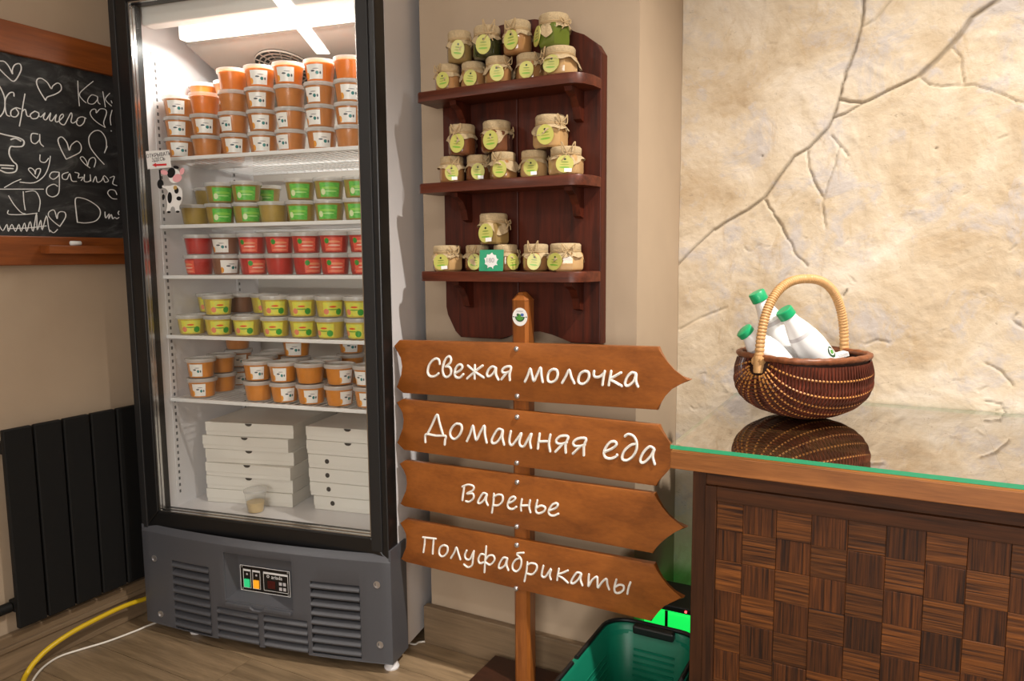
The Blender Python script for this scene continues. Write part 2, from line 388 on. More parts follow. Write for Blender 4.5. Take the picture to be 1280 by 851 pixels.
    c = ramp(nt, n1, [(.30, srgb(178, 156, 126)), (.5, srgb(201, 185, 161)), (.70, srgb(217, 207, 193))])
    c = mixc(nt, ramp(nt, n2, [(.53, (0, 0, 0, 1)), (.64, (.8, .8, .8, 1))]), c, srgb(184, 177, 174))
    c = mixc(nt, ramp(nt, noise_tex(nt, coords(nt, (1.6, 1, .8), rot=(0, .5, 0)), 8, 5, .7, 1.2), [(.56, (0, 0, 0, 1)), (.72, (.6, .6, .6, 1))]), c, srgb(176, 150, 112))
    c = mixc(nt, ramp(nt, noise_tex(nt, coords(nt, (1.0, 1, 2.6), rot=(0, .6, 0)), 24, 5, .75, 2.0), [(.63, (0, 0, 0, 1)), (.70, (.65, .65, .65, 1))]), c, srgb(138, 124, 106))
    ca = N(nt, 'ShaderNodeAttribute', attribute_name='crack')
    c = mixc(nt, mathn(nt, 'MULTIPLY', ca.outputs['Fac'], .75), c, srgb(122, 108, 88))
    nt.links.new(c, b.inputs['Base Color'])
    bump(nt, b, mathn(nt, 'ADD', n2, mathn(nt, 'MULTIPLY', n3, .3)), .6, .005)
    me.materials.append(m)
    return struct(link('wall_stone', me))
stone_wall()
struct(MB().box(COL_R, 2.5, STONE_Y+.03, 1.9, 0, CEIL).build('wall_stone_backing', M['beige']))

# ================================================================== CEILING LAMPS
M['lamp_on'] = emit('lit_diffuser', (1, .97, .92, 1), 9.0)
def linear_lamp(p, q, label, power):
    p = Vector(p); q = Vector(q); mid = (p+q)/2; L = (q-p).length; an = math.atan2(q.y-p.y, q.x-p.x)
    t = thing('linear_ceiling_lamp', label, 'lamp', mid, an, 'linear ceiling lamps')
    MB().box(-L/2, L/2, -.055, .055, -.012, .02, .003).build('housing', M['white_metal'], t)
    for s in (-1, 1): MB().box(-L/2+.02, L/2-.02, s*.027-.018, s*.027+.018, -.026, -.012).build('diffuser', M['lamp_on'], t)
    if power:
        l = area_light('lamp_light', mid+Vector((0, 0, -.03)), mid+Vector((0, 0, -1)), L, .1, power, (1, .94, .86)); l.rotation_euler = (0, 0, an)
linear_lamp((-2.69, -2.59, 2.50), (-2.36, -.80, 2.50), 'bright twin-tube ceiling lamp mirrored in the fridge door', 26)
linear_lamp((-.7, -.8, 2.50), (1.1, -.8, 2.50), 'added twin-tube ceiling fill lamp in front of the counter, out of view', 12)  # unseen lamp added as front fill for stone wall and boards

sp_ = thing('ceiling_spotlight', 'white ceiling spotlight aimed at the counter, out of view', 'lamp', (SPOT_POS[0], SPOT_POS[1], CEIL))
dv_ = (Vector(SPOT_AIM)-Vector(SPOT_POS)).normalized(); ho = Vector((0, 0, SPOT_POS[2]-CEIL))
MB().lathe([(.045, -.001), (.045, -.015), (.012, -.018)], 20).build('ceiling_rose', M['white_metal'], sp_, 40)
MB().tube([(0, 0, -.016), ho*.7-dv_*.10*.3], .006, 8).build('arm', M['white_metal'], sp_, 60)
can = MB().tube([ho-dv_*.10, ho-dv_*.095, ho-dv_*.012], [.03, .04, .042], 20, caps=False); can.build('lamp_can', M['white_metal'], sp_, 50)
# ================================================================== REFRIGERATOR (local u = across, v = depth, z = up)
FA = .174
FX = Vector((math.cos(FA), math.sin(FA), 0)); FV = Vector((-math.sin(FA), math.cos(FA), 0))
FO = Vector((-1.011, 1.277, 0)) + FX*(.007-.697)
def fpx(x, y, v):
    q = onplane(x, y, FO+FV*v, FV)-FO; return Vector((q.dot(FX), v, q.z))
def fpz(x, y, z):
    q = onz(x, y, z)-FO; return Vector((q.dot(FX), q.dot(FV), z))
def fworld(u, v, z): return FO+FX*u+FV*v+Vector((0, 0, z))
fridge = thing('display_fridge', 'tall glass-door display fridge with black door frame and graphite base', 'fridge', FO, FA)
FD = .50
cab = MB()
cab.box(.004, .042, .045, FD, .03, 1.95).box(.654, .697, .045, FD, .03, 1.95).box(.042, .654, .45, FD, .03, 1.95)
cab.box(.042, .654, .045, .45, .03, .312).box(.042, .654, .045, .45, 1.565, 1.95)
cab.build('cabinet', M['white_metal'], fridge)
MB().box(.004, .697, -.02, .045, 1.615, 1.95, .006).build('canopy', M['white_metal'], fridge)
# liner details
M['slot'] = plain('rail_slot_grey', srgb(104, 104, 106), .6)
MB().box(.047, .653, .046, .085, 1.512, 1.565, .004).build('header_liner', M['liner'], fridge)
ev = MB().add([(.10, .13, 1.563), (.653, .13, 1.563), (.653, .449, 1.563), (.10, .449, 1.563), (.10, .13, 1.486), (.653, .13, 1.486), (.653, .449, 1.36), (.10, .449, 1.36)],
              [(0, 1, 2, 3), (4, 7, 6, 5), (0, 4, 5, 1), (1, 5, 6, 2), (2, 6, 7, 3), (3, 7, 4, 0)])
evap = ev.build('evaporator_cover', plain('evaporator_grey', srgb(126, 118, 110), .5), fridge)
MB().box(.0425, .6535, .447, .4495, .3125, 1.36).build('shaded_back_sheet', plain('back_shade_grey', srgb(186, 180, 172), .5), fridge)  # grey sheet stands in for shade on the white back wall
fan = MB()
fc = fpx(357, 74, .25); nrm = Vector((0, -.071, -.319)).normalized(); fz0 = 1.486-(.25-.13)*.395
fcen = Vector((fc.x, .25, fz0)); e1 = Vector((1, 0, 0)); e2 = Vector((0, .930, -.367))
for r in (.018, .030, .042, .054, .066, .078): fan.tube([fcen+e1*r*math.cos(a*math.pi/16)+e2*r*math.sin(a*math.pi/16)-Vector((0, 0, .004)) for a in range(32)], .0022, 4, closed=True)
for k in range(8):
    a = k*math.pi/8; d = e1*math.cos(a)+e2*math.sin(a); fan.tube([fcen-d*.078-Vector((0, 0, .005)), fcen+d*.078-Vector((0, 0, .005))], .0016, 4)
fan.build('fan_grille', plain('fan_grille_grey', srgb(128, 118, 108), .5), fridge)
disc = MB(); disc.add([fcen+e1*.079*math.cos(a*math.pi/16)+e2*.079*math.sin(a*math.pi/16)-Vector((0, 0, .001)) for a in range(32)], [tuple(range(32))])
disc.build('fan_opening', M['grille_dark'], fridge)
M['fridge_lamp'] = emit('lit_fridge_lamp', (1, .98, .90, 1), 1.4)
MB().box(.105, .65, .10, .130, 1.488, 1.530, .006).build('lamp_cover', M['fridge_lamp'], fridge)
fl = area_light('fridge_lamp_light', (0, 0, 0), (0, 0, -1), .5, .03, 3.6, (1, .97, .90)); fl.parent = fridge; fl.location = (.36, .115, 1.484); fl.rotation_euler = (math.radians(-4), 0, 0)
for side, u0, u1 in ((0, .042, .0435), (1, .651, .654)):
    for vv in (.085, .36):
        rail = MB().box(u0, u1, vv-.010, vv+.010, .33, 1.46).build('shelf_rail', M['white_metal'], fridge)
        sl = MB(); ux = u1+.0004 if side == 0 else u0-.0004
        for k in range(64): sl.add([(ux, vv-.003, .345+k*.0172), (ux, vv+.003, .345+k*.0172), (ux, vv+.003, .353+k*.0172), (ux, vv-.003, .353+k*.0172)], [(0, 1, 2, 3)])
        o = sl.build('rail_slots', M['slot'], rail); o['kind'] = 'stuff'
# door
door = MB()
def bar(poly, v0, v1): door.prism([(u, v0, z) for u, z in poly], (0, v1-v0, 0), .003)
UL, UR, ZB, ZT = 0.0, .697, .268, 1.605; GL, GR, GB, GT = .050, .652, .322, 1.553
bar([(UL, ZB), (GL, GB), (GL, GT), (UL, ZT)], 0, .042); bar([(UR, ZB), (UR, ZT), (GR, GT), (GR, GB)], 0, .042)
bar([(UL, ZB), (UR, ZB), (GR, GB), (GL, GB)], 0, .042); bar([(UL, ZT), (GL, GT), (GR, GT), (UR, ZT)], 0, .042)
door = door.build('door', M['black_frame'], fridge)
MB().box(GR+.002, GR+.030, -.0035, .002, GB-.03, GT+.03, .0015).build('side_trim', M['dark_grey_frame'], door)
MB().box(-.003, .016, -.0025, .03, ZB+.01, ZT-.01, .002).build('hinge_trim', M['dark_grey_frame'], door)
for (a0, a1, b0, b1) in ((GL-.001, GL+.0035, GB, GT), (GL+.010, GL+.0125, GB+.01, GT-.01), (GR-.0035, GR+.001, GB, GT)):
    MB().box(a0, a1, .004, .011, b0, b1).build('chrome_bead', M['chrome'], door)
for z0, z1 in ((GB-.001, GB+.0025), (GB+.007, GB+.009), (GT-.003, GT+.001)):
    MB().box(GL, GR, .004, .011, z0, z1).build('chrome_bead', M['chrome'], door)
MB().box(GL-.004, GR+.004, .012, .016, GB-.004, GT+.004).build('glass_pane', M['door_glass'], door)
# base grille panel, bowed outwards
def bow(u): return -.004-.024*(1-((u-.35)/.355)**2)
p2a, p2b = fpx(271, 758, -.026), fpx(325, 806, -.026); p3a, p3b = fpx(330, 768, -.026), fpx(385, 814, -.026)
p1a, p1b = fpx(214, 702, -.018), fpx(267, 797, -.020); p4a, p4b = fpx(388, 727, -.022), fpx(451, 820, -.017); pca, pcb = fpx(279, 693, -.026), fpx(366, 757, -.026)
HOLES = [(p1a.x, p1b.x, .030, .207, 8), (p2a.x, p2b.x, p2b.z-.004, p2a.z, 4), (p3a.x, p3b.x, p2b.z-.004, p2a.z, 4), (p4a.x, p4b.x, .034, .210, 8), (pca.x, pcb.x, .132, .252, 0)]
PZ0, PZ1 = .028, .286
us = sorted(set([-.003, .702]+[round(k*.025, 4) for k in range(1, 28)]+[round(h[i], 4) for h in HOLES for i in (0, 1)]))
zs = sorted(set([PZ0, PZ1, .27, .04]+[round(h[i], 4) for h in HOLES for i in (2, 3)]))
pan = MB(); idx = {}
def pv(u, z):
    k = (u, z)
    if k not in idx:
        edge = max(0, (z-.272)/.014); idx[k] = len(pan.v); pan.v.append((u, bow(u)+edge*edge*.010, z))
    return idx[k]
for u0, u1 in zip(us[:-1], us[1:]):
    for z0, z1 in zip(zs[:-1], zs[1:]):
        cu, cz = (u0+u1)/2, (z0+z1)/2
        if any(h[0] < cu < h[1] and h[2] < cz < h[3] for h in HOLES): continue
        pan.f.append((pv(u0, z0), pv(u1, z0), pv(u1, z1), pv(u0, z1)))
base = pan.build('base_panel', M['grille'], fridge, 30)
sm = base.modifiers.new('thickness', 'SOLIDIFY'); sm.thickness = .010; sm.offset = -1
be = base.modifiers.new('soft_edge', 'BEVEL'); be.width = .0018; be.segments = 2; be.limit_method = 'ANGLE'
MB().box(-.003, .004, bow(-.003)+.001, .06, PZ0, PZ1).build('panel_return', M['grille'], base); MB().box(.697, .702, bow(.702)+.001, .075, PZ0, PZ1+.012, .001).build('panel_return', M['grille'], base)
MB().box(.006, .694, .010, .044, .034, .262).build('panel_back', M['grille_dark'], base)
for h in HOLES[:4]:
    n = h[4]; pitch = (h[3]-h[2])/n; k_u = [h[0]+(h[1]-h[0])*i/6 for i in range(7)]
    for i in range(n):
        zc = h[2]+pitch*(i+.5); prof = [(.000, -.006), (-.002, -.002), (.000, .002), (.008, .007), (.012, .008), (.008, .0)]
        s = MB(); m_ = len(prof)
        for u in k_u:
            s.v += [(u, bow(u)+dv, zc+dz) for dv, dz in prof]
        for a in range(6):
            for b in range(m_): s.f.append((a*m_+b, a*m_+(b+1) % m_, (a+1)*m_+(b+1) % m_, (a+1)*m_+b))
        s.build('slat', M['grille'], base, 50)
for x, y in ((194.5, 697), (203, 766), (472, 730), (476, 805)):
    q = fpx(x, y, -.006); s = MB().lathe([(.0085, 0), (.0085, .001), (.006, .001), (.0055, -.003)], 14); s.xf(Matrix.Translation((q.x, bow(q.x)-.0004, q.z)) @ Matrix.Rotation(math.pi/2, 4, 'X'))
    s.build('screw', M['steel'], base, 40)
for x, y in ((222, 800), (487, 838)):
    q = fpz(x, y, .012); MB().lathe([(.017, 0), (.018, .004), (.015, .009), (.012, .030)], 16, max(.02, min(.68, q.x)), max(.03, q.y+.02)).build('foot', M['white_metal'], fridge, 40)
for uu in (.04, .66): MB().lathe([(.017, 0), (.018, .004), (.012, .030)], 16, uu, FD-.05).build('foot', M['white_metal'], fridge, 40)
# control recess
h = HOLES[4]; RV = .004
rec = MB(); a0, a1, b0, b1 = h[0], h[1], h[2], h[3]; i0, i1, j0, j1 = a0+.018, a1-.012, b0+.018, b1-.008
fr = lambda u: bow(u)+.004
rec.add([(a0, fr(a0), b0), (a1, fr(a1), b0), (a1, fr(a1), b1), (a0, fr(a0), b1), (i0, RV, j0), (i1, RV, j0), (i1, RV, j1), (i0, RV, j1)],
        [(0, 1, 5, 4), (1, 2, 6, 5), (2, 3, 7, 6), (3, 0, 4, 7), (4, 5, 6, 7)])
rec.build('control_recess', M['grille'], base)
lip = MB()
for uA, uB in ((a0+.004, (a0+a1)/2-.018), ((a0+a1)/2+.018, a1-.002)): lip.box(uA, uB, bow(.35)-.006, bow(.35)+.01, b0-.012, b0-.002, .002)
lip.tube([((a0+a1)/2-.02, bow(.35)-.004, b0-.007), ((a0+a1)/2-.010, bow(.35)-.004, b0-.013), ((a0+a1)/2+.010, bow(.35)-.004, b0-.013), ((a0+a1)/2+.02, bow(.35)-.004, b0-.007)], .004, 6)
lip.build('recess_lip', M['grille'], base)
q0 = fpx(299.5, 704.5, RV-.003); q1 = fpx(362, 744, RV-.003)
PU0, PU1 = q0.x+.001, q1.x+.003; PZa, PZb = fpx(296, 736, RV).z+.002, fpx(299.5, 704.5, RV).z
ctrl = MB().box(PU0, PU1, RV-.003, RV-.0002, PZa, PZb, .0008).build('control_plate', M['panel_black'], fridge)
wP, hP = PU1-PU0, PZb-PZa
def pl(fx0, fx1, fz0, fz1, mat, name, dv=.0006): return MB().box(PU0+wP*fx0, PU0+wP*fx1, RV-.003-dv, RV-.0028, PZa+hP*fz0, PZa+hP*fz1).build(name, mat, ctrl)
def outline(fx0, fx1, fz0, fz1, t, name):
    m = MB(); X0, X1, Z0, Z1 = PU0+wP*fx0, PU0+wP*fx1, PZa+hP*fz0, PZa+hP*fz1; v0, v1 = RV-.0036, RV-.0028
    m.box(X0, X1, v0, v1, Z0, Z0+t).box(X0, X1, v0, v1, Z1-t, Z1).box(X0, X0+t, v0, v1, Z0, Z1).box(X1-t, X1, v0, v1, Z0, Z1); return m.build(name, M['white_print'], ctrl)
outline(.0, 1, 0, 1, .0012, 'plate_border')
for k, (x0, colr, nm) in enumerate(((.06, srgb(40, 190, 120), 'green'), (.25, srgb(240, 160, 30), 'orange'))):
    outline(x0, x0+.155, .12, .86, .0009, 'switch_border'); pl(x0, x0+.155, .78, .86, M['white_print'], 'switch_caption')
    sw = MB().box(PU0+wP*(x0+.025), PU0+wP*(x0+.135), RV-.0075, RV-.003, PZa+hP*.16, PZa+hP*.48, .0015)
    o = sw.build('rocker_switch', emit(nm+'_rocker', colr, .55), ctrl); o['label'] = 'lit '+nm+' rocker switch'
    MB().lathe([(.0026, 0), (.0026, .0004)], 12).xf(Matrix.Translation((PU0+wP*(x0+.078), RV-.0032, PZa+hP*.66)) @ Matrix.Rotation(math.pi/2, 4, 'X')).build('switch_symbol', M['band'], ctrl)
outline(.47, .96, .12, .86, .0009, 'display_border'); pl(.47, .96, .78, .86, M['white_print'], 'display_caption')
pl(.55, .70, .22, .52, plain('dim_red_digits', srgb(70, 14, 12), .2), 'display_digits')
for fx0 in (.78, .86):
    for fz0 in (.20, .40): pl(fx0, fx0+.055, fz0, fz0+.12, M['band'], 'key')
for fx0 in (.025, .945):
    for fz0 in (.04, .90): MB().lathe([(.0022, 0), (.0016, .0012)], 10).xf(Matrix.Translation((PU0+wP*(fx0+.015), RV-.003, PZa+hP*(fz0+.03))) @ Matrix.Rotation(math.pi/2, 4, 'X')).build('rivet', M['steel'], ctrl)
def text_mesh(name, s, size, mat, align='CENTER', ext=.0002):
    cu = bpy.data.curves.new(name, 'FONT'); cu.body = s; cu.size = size; cu.align_x = align; cu.align_y = 'CENTER'; cu.extrude = ext; cu.resolution_u = 3
    o = bpy.data.objects.new(name, cu); COL.objects.link(o); dg = bpy.context.evaluated_depsgraph_get()
    me = bpy.data.meshes.new_from_object(o.evaluated_get(dg)); bpy.data.objects.remove(o); me.materials.clear(); me.materials.append(mat); me.name = name; return me
link('maker_name', text_mesh('maker_name', 'ariada', .013, M['white_print']), ctrl, (PU0+wP*.74, RV-.0036, PZa+hP*.68), (math.pi/2, 0, 0))
MB().tube([(PU0+wP*.565+.003*math.cos(a*.5236), RV-.0034, PZa+hP*.69+.003*math.sin(a*.5236)) for a in range(12)], .0008, 4, closed=True).build('maker_ring', M['white_print'], ctrl)
# wire shelves
SHELF_Z = [1.202, 1.038, .913, .762, .600]; SH_V0, SH_V1 = .070, .42
for z in SHELF_Z:
    sh = MB().box(.046, .648, SH_V0-.004, SH_V0+.004, z-.008, z+.001, .0012).box(.052, .648, SH_V1-.003, SH_V1+.003, z-.006, z).box(.052, .058, SH_V0, SH_V1, z-.006, z).box(.642, .648, SH_V0, SH_V1, z-.006, z)
    sh.box(.058, .642, .24, .245, z-.008, z-.004).build('wire_shelf', M['wire'], fridge)
    wi = MB()
    for k in range(30): wi.tube([(.066+k*.0195, SH_V0, z-.002), (.066+k*.0195, SH_V1, z-.002)], .0016, 4)
    o = wi.build('shelf_wires', M['wire'], fridge.children[-1] if False else [c for c in fridge.children if c.name.startswith('wire_shelf')][-1]); o['kind'] = 'stuff'
# stickers on the door glass
GV = .0112
def glass_patch(pts, v, mat, name, parent, sm_=False, k=4):
    P = [fpx(x, y, v) for x, y in pts]
    if sm_: P = smooth_line(P, k, True)
    return MB().prism(P, (0, .0003, 0)).build(name, mat, parent)
st = glass_patch([(182, 189), (211.5, 187), (214, 209), (184.5, 211.5)], GV-.0004, M['paper'], 'notice_sticker', door); st['label'] = 'white door notice with red arrow'
M['print_dark'] = plain('dark_print', srgb(50, 46, 46), .6); M['print_red'] = plain('red_print', srgb(214, 40, 44), .5)
glass_patch([(190, 206.2), (195, 203.5), (195, 205), (208, 204.3), (208.2, 206.8), (195.2, 207.4), (195.4, 209)], GV-.0010, M['print_red'], 'red_arrow', st)
for s_, py, sz in (('ОТКРЫВАТЬ', 193.6, .0118), ('ЗДЕСЬ', 199.3, .0118)):
    q = fpx(198, py, GV-.0009); link('notice_text', text_mesh('notice_text', s_, sz, M['print_dark']), st, q, (math.pi/2, math.radians(-3), 0))
M['cow_black'] = plain('sticker_black', srgb(20, 20, 22), .5); M['cow_pink'] = plain('sticker_pink', srgb(244, 178, 184), .5); M['cow_gold'] = plain('sticker_gold', srgb(196, 160, 90), .5)
def ell(cx, cy, rx, ry, rot=0, n=18):
    c, s = math.cos(rot), math.sin(rot); return [(cx+rx*math.cos(a)*c-ry*math.sin(a)*s, cy+rx*math.cos(a)*s+ry*math.sin(a)*c) for a in [2*math.pi*k/n for k in range(n)]]
cow = glass_patch([(206, 233), (213, 232), (219, 231), (226, 235), (228, 243), (227, 252), (224, 258), (225, 265), (220, 265.5), (218, 259), (214, 259), (212, 265.5), (208, 265), (209, 256), (208, 246), (210, 240)], GV-.0004, M['paper'], 'cow_sticker', door, True)
cow['label'] = 'black and white cow sticker'
for i, (a, mt, nm) in enumerate([(ell(200.5, 230, 4, 6), 'cow_black', 'hoof'), (ell(218, 220, 7.5, 9), 'paper', 'head'), (ell(214, 216, 5, 6.5, .3), 'cow_black', 'face_patch'), (ell(205, 215.5, 5, 3, .3), 'cow_pink', 'ear'), (ell(227.5, 214, 2.8, 4.5, .3), 'cow_pink', 'ear'),
                                 (ell(221.5, 222.5, 6, 5, -.5), 'cow_pink', 'muzzle'), (ell(220, 209, 3.5, 2, .2), 'cow_black', 'forelock'), (ell(212, 247, 2.8, 7), 'cow_black', 'body_patch'), (ell(223.5, 248, 3, 2.6), 'cow_black', 'body_patch'), (ell(220.5, 238, 2.6, 4), 'cow_black', 'body_patch'),
                                 (ell(219, 234.5, 2.4, 2.6), 'cow_gold', 'bell'), (ell(211, 265, 2.4, 1.4), 'cow_black', 'hoof'), (ell(222, 264.6, 2.4, 1.4), 'cow_black', 'hoof'), (ell(204.2, 246, 1.8, 3.4), 'cow_black', 'tail_tip'), ([(198.5, 212), (200.5, 212), (201.5, 226), (199.5, 226)], 'cow_black', 'sign_stick'),
                                 ([(203, 231.5), (211, 234), (210.5, 237), (202.5, 234)], 'paper', 'arm')]):
    glass_patch(a, GV-.0008-.00012*i, M[mt], nm, cow)
# ================================================================== FOOD TUBS IN THE FRIDGE
ORD = ['first', 'second', 'third', 'fourth', 'fifth', 'sixth', 'seventh', 'eighth', 'ninth']
def fruit(name, c, rough=.35, var=.10):
    m = plain(name, c, rough, var=var, vscale=55, coat=.3); return m
FOOD = {'orange': fruit('lamplit_orange_salad', srgb(242, 128, 26)), 'ochre': fruit('ochre_salad', srgb(206, 128, 58)), 'green': fruit('olive_salad', srgb(178, 150, 70)), 'red': fruit('beet_salad', srgb(190, 36, 28)),  # orange: lamp-lit brightness of the uppermost tubs put into the colour
        'brown': fruit('brown_salad', srgb(140, 92, 66)), 'yellow': fruit('corn_salad', srgb(222, 196, 78)), 'amber': fruit('amber_salad', srgb(222, 138, 36))}
GRN, DK = srgb(60, 150, 60), srgb(70, 80, 90)
LAB = {'white': label_mat('white_label', srgb(242, 240, 236), [(.05, .24, .11, .22, srgb(236, 160, 60)), (.42, .55, .12, .06, DK), (.68, .42, .09, .12, srgb(40, 130, 130)), (.60, .70, .18, .03, srgb(150, 150, 150)), (.86, .42, .05, .1, DK)]),
       'green': label_mat('green_label', srgb(112, 206, 84), [(.5, .62, .42, .10, srgb(150, 218, 90)), (.16, .35, .12, .22, srgb(226, 240, 190)), (.55, .40, .3, .05, srgb(190, 235, 150))], var=srgb(90, 190, 74)),
       'red': label_mat('red_label', srgb(236, 104, 82), [(.5, .68, .4, .08, srgb(240, 160, 120)), (.14, .75, .13, .2, GRN), (.55, .42, .34, .06, srgb(246, 200, 180)), (.5, .15, .44, .07, srgb(240, 150, 120))], var=srgb(226, 84, 70)),
       'yellow': label_mat('yellow_label', srgb(232, 226, 84), [(.80, .28, .16, .24, srgb(60, 160, 60)), (.14, .30, .14, .22, srgb(232, 140, 110)), (.48, .66, .18, .07, srgb(226, 90, 50)), (.48, .45, .26, .05, srgb(120, 170, 60))], var=srgb(216, 222, 100))}
TUB_R, TUB_H, LID_H = .0358, .0455, .0085
MESH = {}
def superell(e): return lambda a: 1/((abs(math.cos(a))**e+abs(math.sin(a))**e)**(1/e))
def tub_meshes(food, sq):
    key = (food, sq)
    if key in MESH: return MESH[key]
    sh = superell(3.4) if sq else None; n = 28; R, H = TUB_R, TUB_H; k = .93 if sq else 1
    c = MB().lathe([(R*.78*k, .0012), (R*.82*k, .004), (R*.945*k, H*.90), (R*.5, H*.905)], n, shape=sh)
    t = MB().lathe([(R*.80*k, 0), (R*.835*k, .003), (R*.985*k, H-.004), (R*1.02*k, H-.003), (R*1.02*k, H)], n, shape=sh, cap=False)
    l = MB().lathe([(R*1.055*k, H-.005), (R*1.065*k, H-.001), (R*1.05*k, H+LID_H*.45), (R*.93*k, H+LID_H*.5), (R*.91*k, H+LID_H*.12), (R*.3, H+LID_H*.12)], n, shape=sh)
    MESH[key] = (c.data('filling', FOOD[food], 60), t.data('tub', M['tub'], 60), l.data('lid', M['lid'], 40)); return MESH[key]
def label_mesh(kind, sq, wide):
    key = ('label', kind, sq, wide)
    if key in MESH: return MESH[key]
    sh = superell(3.4) if sq else (lambda a: 1); k = .93 if sq else 1; n = 10; vs = []; fs = []; z0, z1 = TUB_H*.10, TUB_H*.80
    for i in range(n+1):
        a = -math.pi/2+(i/n-.5)*2*wide
        for z in (z0, z1):
            r = TUB_R*k*(.80+.185*z/TUB_H+.022)*sh(a); vs.append((r*math.cos(a), r*math.sin(a), z))
    for i in range(n): fs.append((2*i, 2*i+2, 2*i+3, 2*i+1))
    mb = MB().add(vs, fs); me = mb.data('label', LAB[kind], 180); uv = me.uv_layers.new(name='UVMap')
    for p in me.polygons:
        for li in p.loop_indices:
            vi = me.loops[li].vertex_index; uv.data[li].uv = ((vi//2)/n, float(vi % 2))
    MESH[key] = me; return me
CAM_ANG = lambda p: math.atan2(-p.y, -p.x)+math.pi/2          # turns local -Y towards the viewer's side
SHELF_NAME = ['top', 'second', 'middle', 'fourth', 'lowest']
def put_tub(shelf, px, py, v, level, food, lab=None, turn=0, desc='', sq=False, wide=.62, u=None):
    z = SHELF_Z[shelf]+.0012+level*(TUB_H+LID_H*.55+.0006)
    if u is None: u = fpx(px, py, v).x
    p = fworld(u, v, z)
    t = thing('food_tub', desc, 'tub', p, (FA if sq else CAM_ANG(p))+rnd.uniform(-.12, .12)*(0 if sq else 1)+(math.radians(turn) if not sq else 0), 'food tubs on the %s fridge shelf' % SHELF_NAME[shelf])
    c, tb, l = tub_meshes(food, sq)
    link('filling', c, t); link('tub', tb, t); link('lid', l, t)
    if lab: link('label', label_mesh(lab, sq, wide), t, rot=(0, 0, 0 if not sq else math.radians(turn)*.0))
    return t
LEV = ['bottom', 'second', 'third', 'fourth']
FOODNAME = {'orange': 'lamplit orange', 'ochre': 'orange-brown', 'green': 'olive', 'red': 'dark red', 'brown': 'brown', 'yellow': 'yellow', 'amber': 'amber'}
def row(shelf, levels, v, items, sq=False, wide=.62, who='front'):
    """items: (column px, [per level (food, label, turn)])"""
    cu = [fpx(px, py, v).x for px, py, lv in items]; gap = .0775
    for _ in range(60):
        cu[0] = max(cu[0], .0835); cu[-1] = min(cu[-1], .612)
        for a in range(len(cu)-1):
            e = gap-(cu[a+1]-cu[a])
            if e > 0: cu[a] -= e/2; cu[a+1] += e/2
    for i, (px, py, lv) in enumerate(items):
        for k, it in enumerate(lv):
            if it is None: continue
            food, lab, turn = it
            d = '%s tub in the %s layer, %s from left in %s row, %s fridge shelf' % (FOODNAME[food], LEV[k], ORD[i], who, SHELF_NAME[shelf])
            put_tub(shelf, px, py, v+rnd.uniform(-.003, .003), k, food, lab, turn, d, sq, wide, cu[i])
o_, b_ = 'orange', 'ochre'
row(0, 4, .110, [(226, 184, [(b_, 'white', 0), (b_, 'white', -8), (b_, 'white', -10)]),
                 (260, 180, [(b_, None, 0), (b_, 'white', -8), (o_, None, 0)]),
                 (295, 178, [(b_, 'white', -14), (b_, 'white', -45), (b_, None, 0), (o_, None, 0)]),
                 (329, 178, [(b_, 'white', -6), (b_, 'white', -8), (b_, 'white', -10), (o_, 'white', -10)]),
                 (365, 178, [(b_, 'white', -50), (b_, 'white', -50), (b_, None, 0), (o_, 'white', -10)]),
                 (403, 176, [(b_, 'white', 0), (b_, 'white', -40), (b_, 'white', -35), (o_, 'white', -28)]),
                 (439, 176, [(b_, None, 0), (b_, 'white', -20), (b_, 'white', 0), (o_, None, 0)])])
row(0, 4, .205, [(249, 175, [(b_, None, 0), (b_, None, 0), (b_, None, 0), (o_, None, 0)]), (276, 175, [(b_, None, 0), (b_, None, 0), (b_, None, 0), (b_, None, 0)])], who='back')
g_ = 'green'
row(1, 2, .110, [(245, 268, [(g_, None, 0), None]), (279, 268, [(g_, 'green', 5), (g_, 'green', 0)]), (312, 268, [(g_, 'green', 18), (g_, 'green', -6)]), (344, 268, [(g_, None, 0), None]),
                 (376, 268, [(g_, 'green', -12), (g_, 'green', -8)]), (412, 267, [(g_, 'green', -8), (g_, 'green', -4)]), (446, 266, [(g_, 'green', -4), (g_, 'green', -4)])], wide=.72)
row(1, 2, .205, [(258, 266, [(g_, None, 0), (g_, None, 0)]), (341, 266, [(g_, None, 0), (g_, 'green', 0)]), (358, 266, [(g_, None, 0), None])], who='back')
r_, n_ = 'red', 'brown'
row(2, 2, .110, [(250, 330, [(r_, 'red', -60), (r_, None, 0)]), (287, 330, [(n_, 'white', 15), (n_, 'white', -30)]), (322, 330, [(r_, 'red', 10), (r_, 'red', -20)]), (350, 332, [(r_, None, 0), (r_, 'red', -5)]),
                 (385, 332, [(r_, 'red', 20), (r_, 'red', 0)]), (419, 332, [(r_, 'red', 0), (r_, 'red', 0)]), (448, 332, [(r_, 'red', 0), (r_, 'red', -5)])], wide=.66)
y_ = 'yellow'
row(3, 2, .110, [(241, 405, [(y_, 'yellow', 0), None]), (275, 407, [(y_, 'yellow', 6), (y_, 'yellow', 4)]), (309, 408, [(y_, 'yellow', -10), None]), (346, 410, [(y_, 'yellow', -12), (y_, 'yellow', 4)]),
                 (381, 411, [(y_, 'yellow', -12), (y_, 'yellow', -4)]), (415, 412, [(y_, 'yellow', -24), (y_, 'yellow', 14)]), (448, 413, [(y_, 'yellow', -30), (y_, 'yellow', -24)])], wide=.72)
row(3, 2, .192, [(258, 405, [(y_, None, 0), (y_, 'yellow', -12)]), (309, 405, [(n_, None, 0), (n_, None, 0)]), (326, 405, [(y_, None, 0), (y_, 'yellow', 0)])], who='back')
a_ = 'amber'
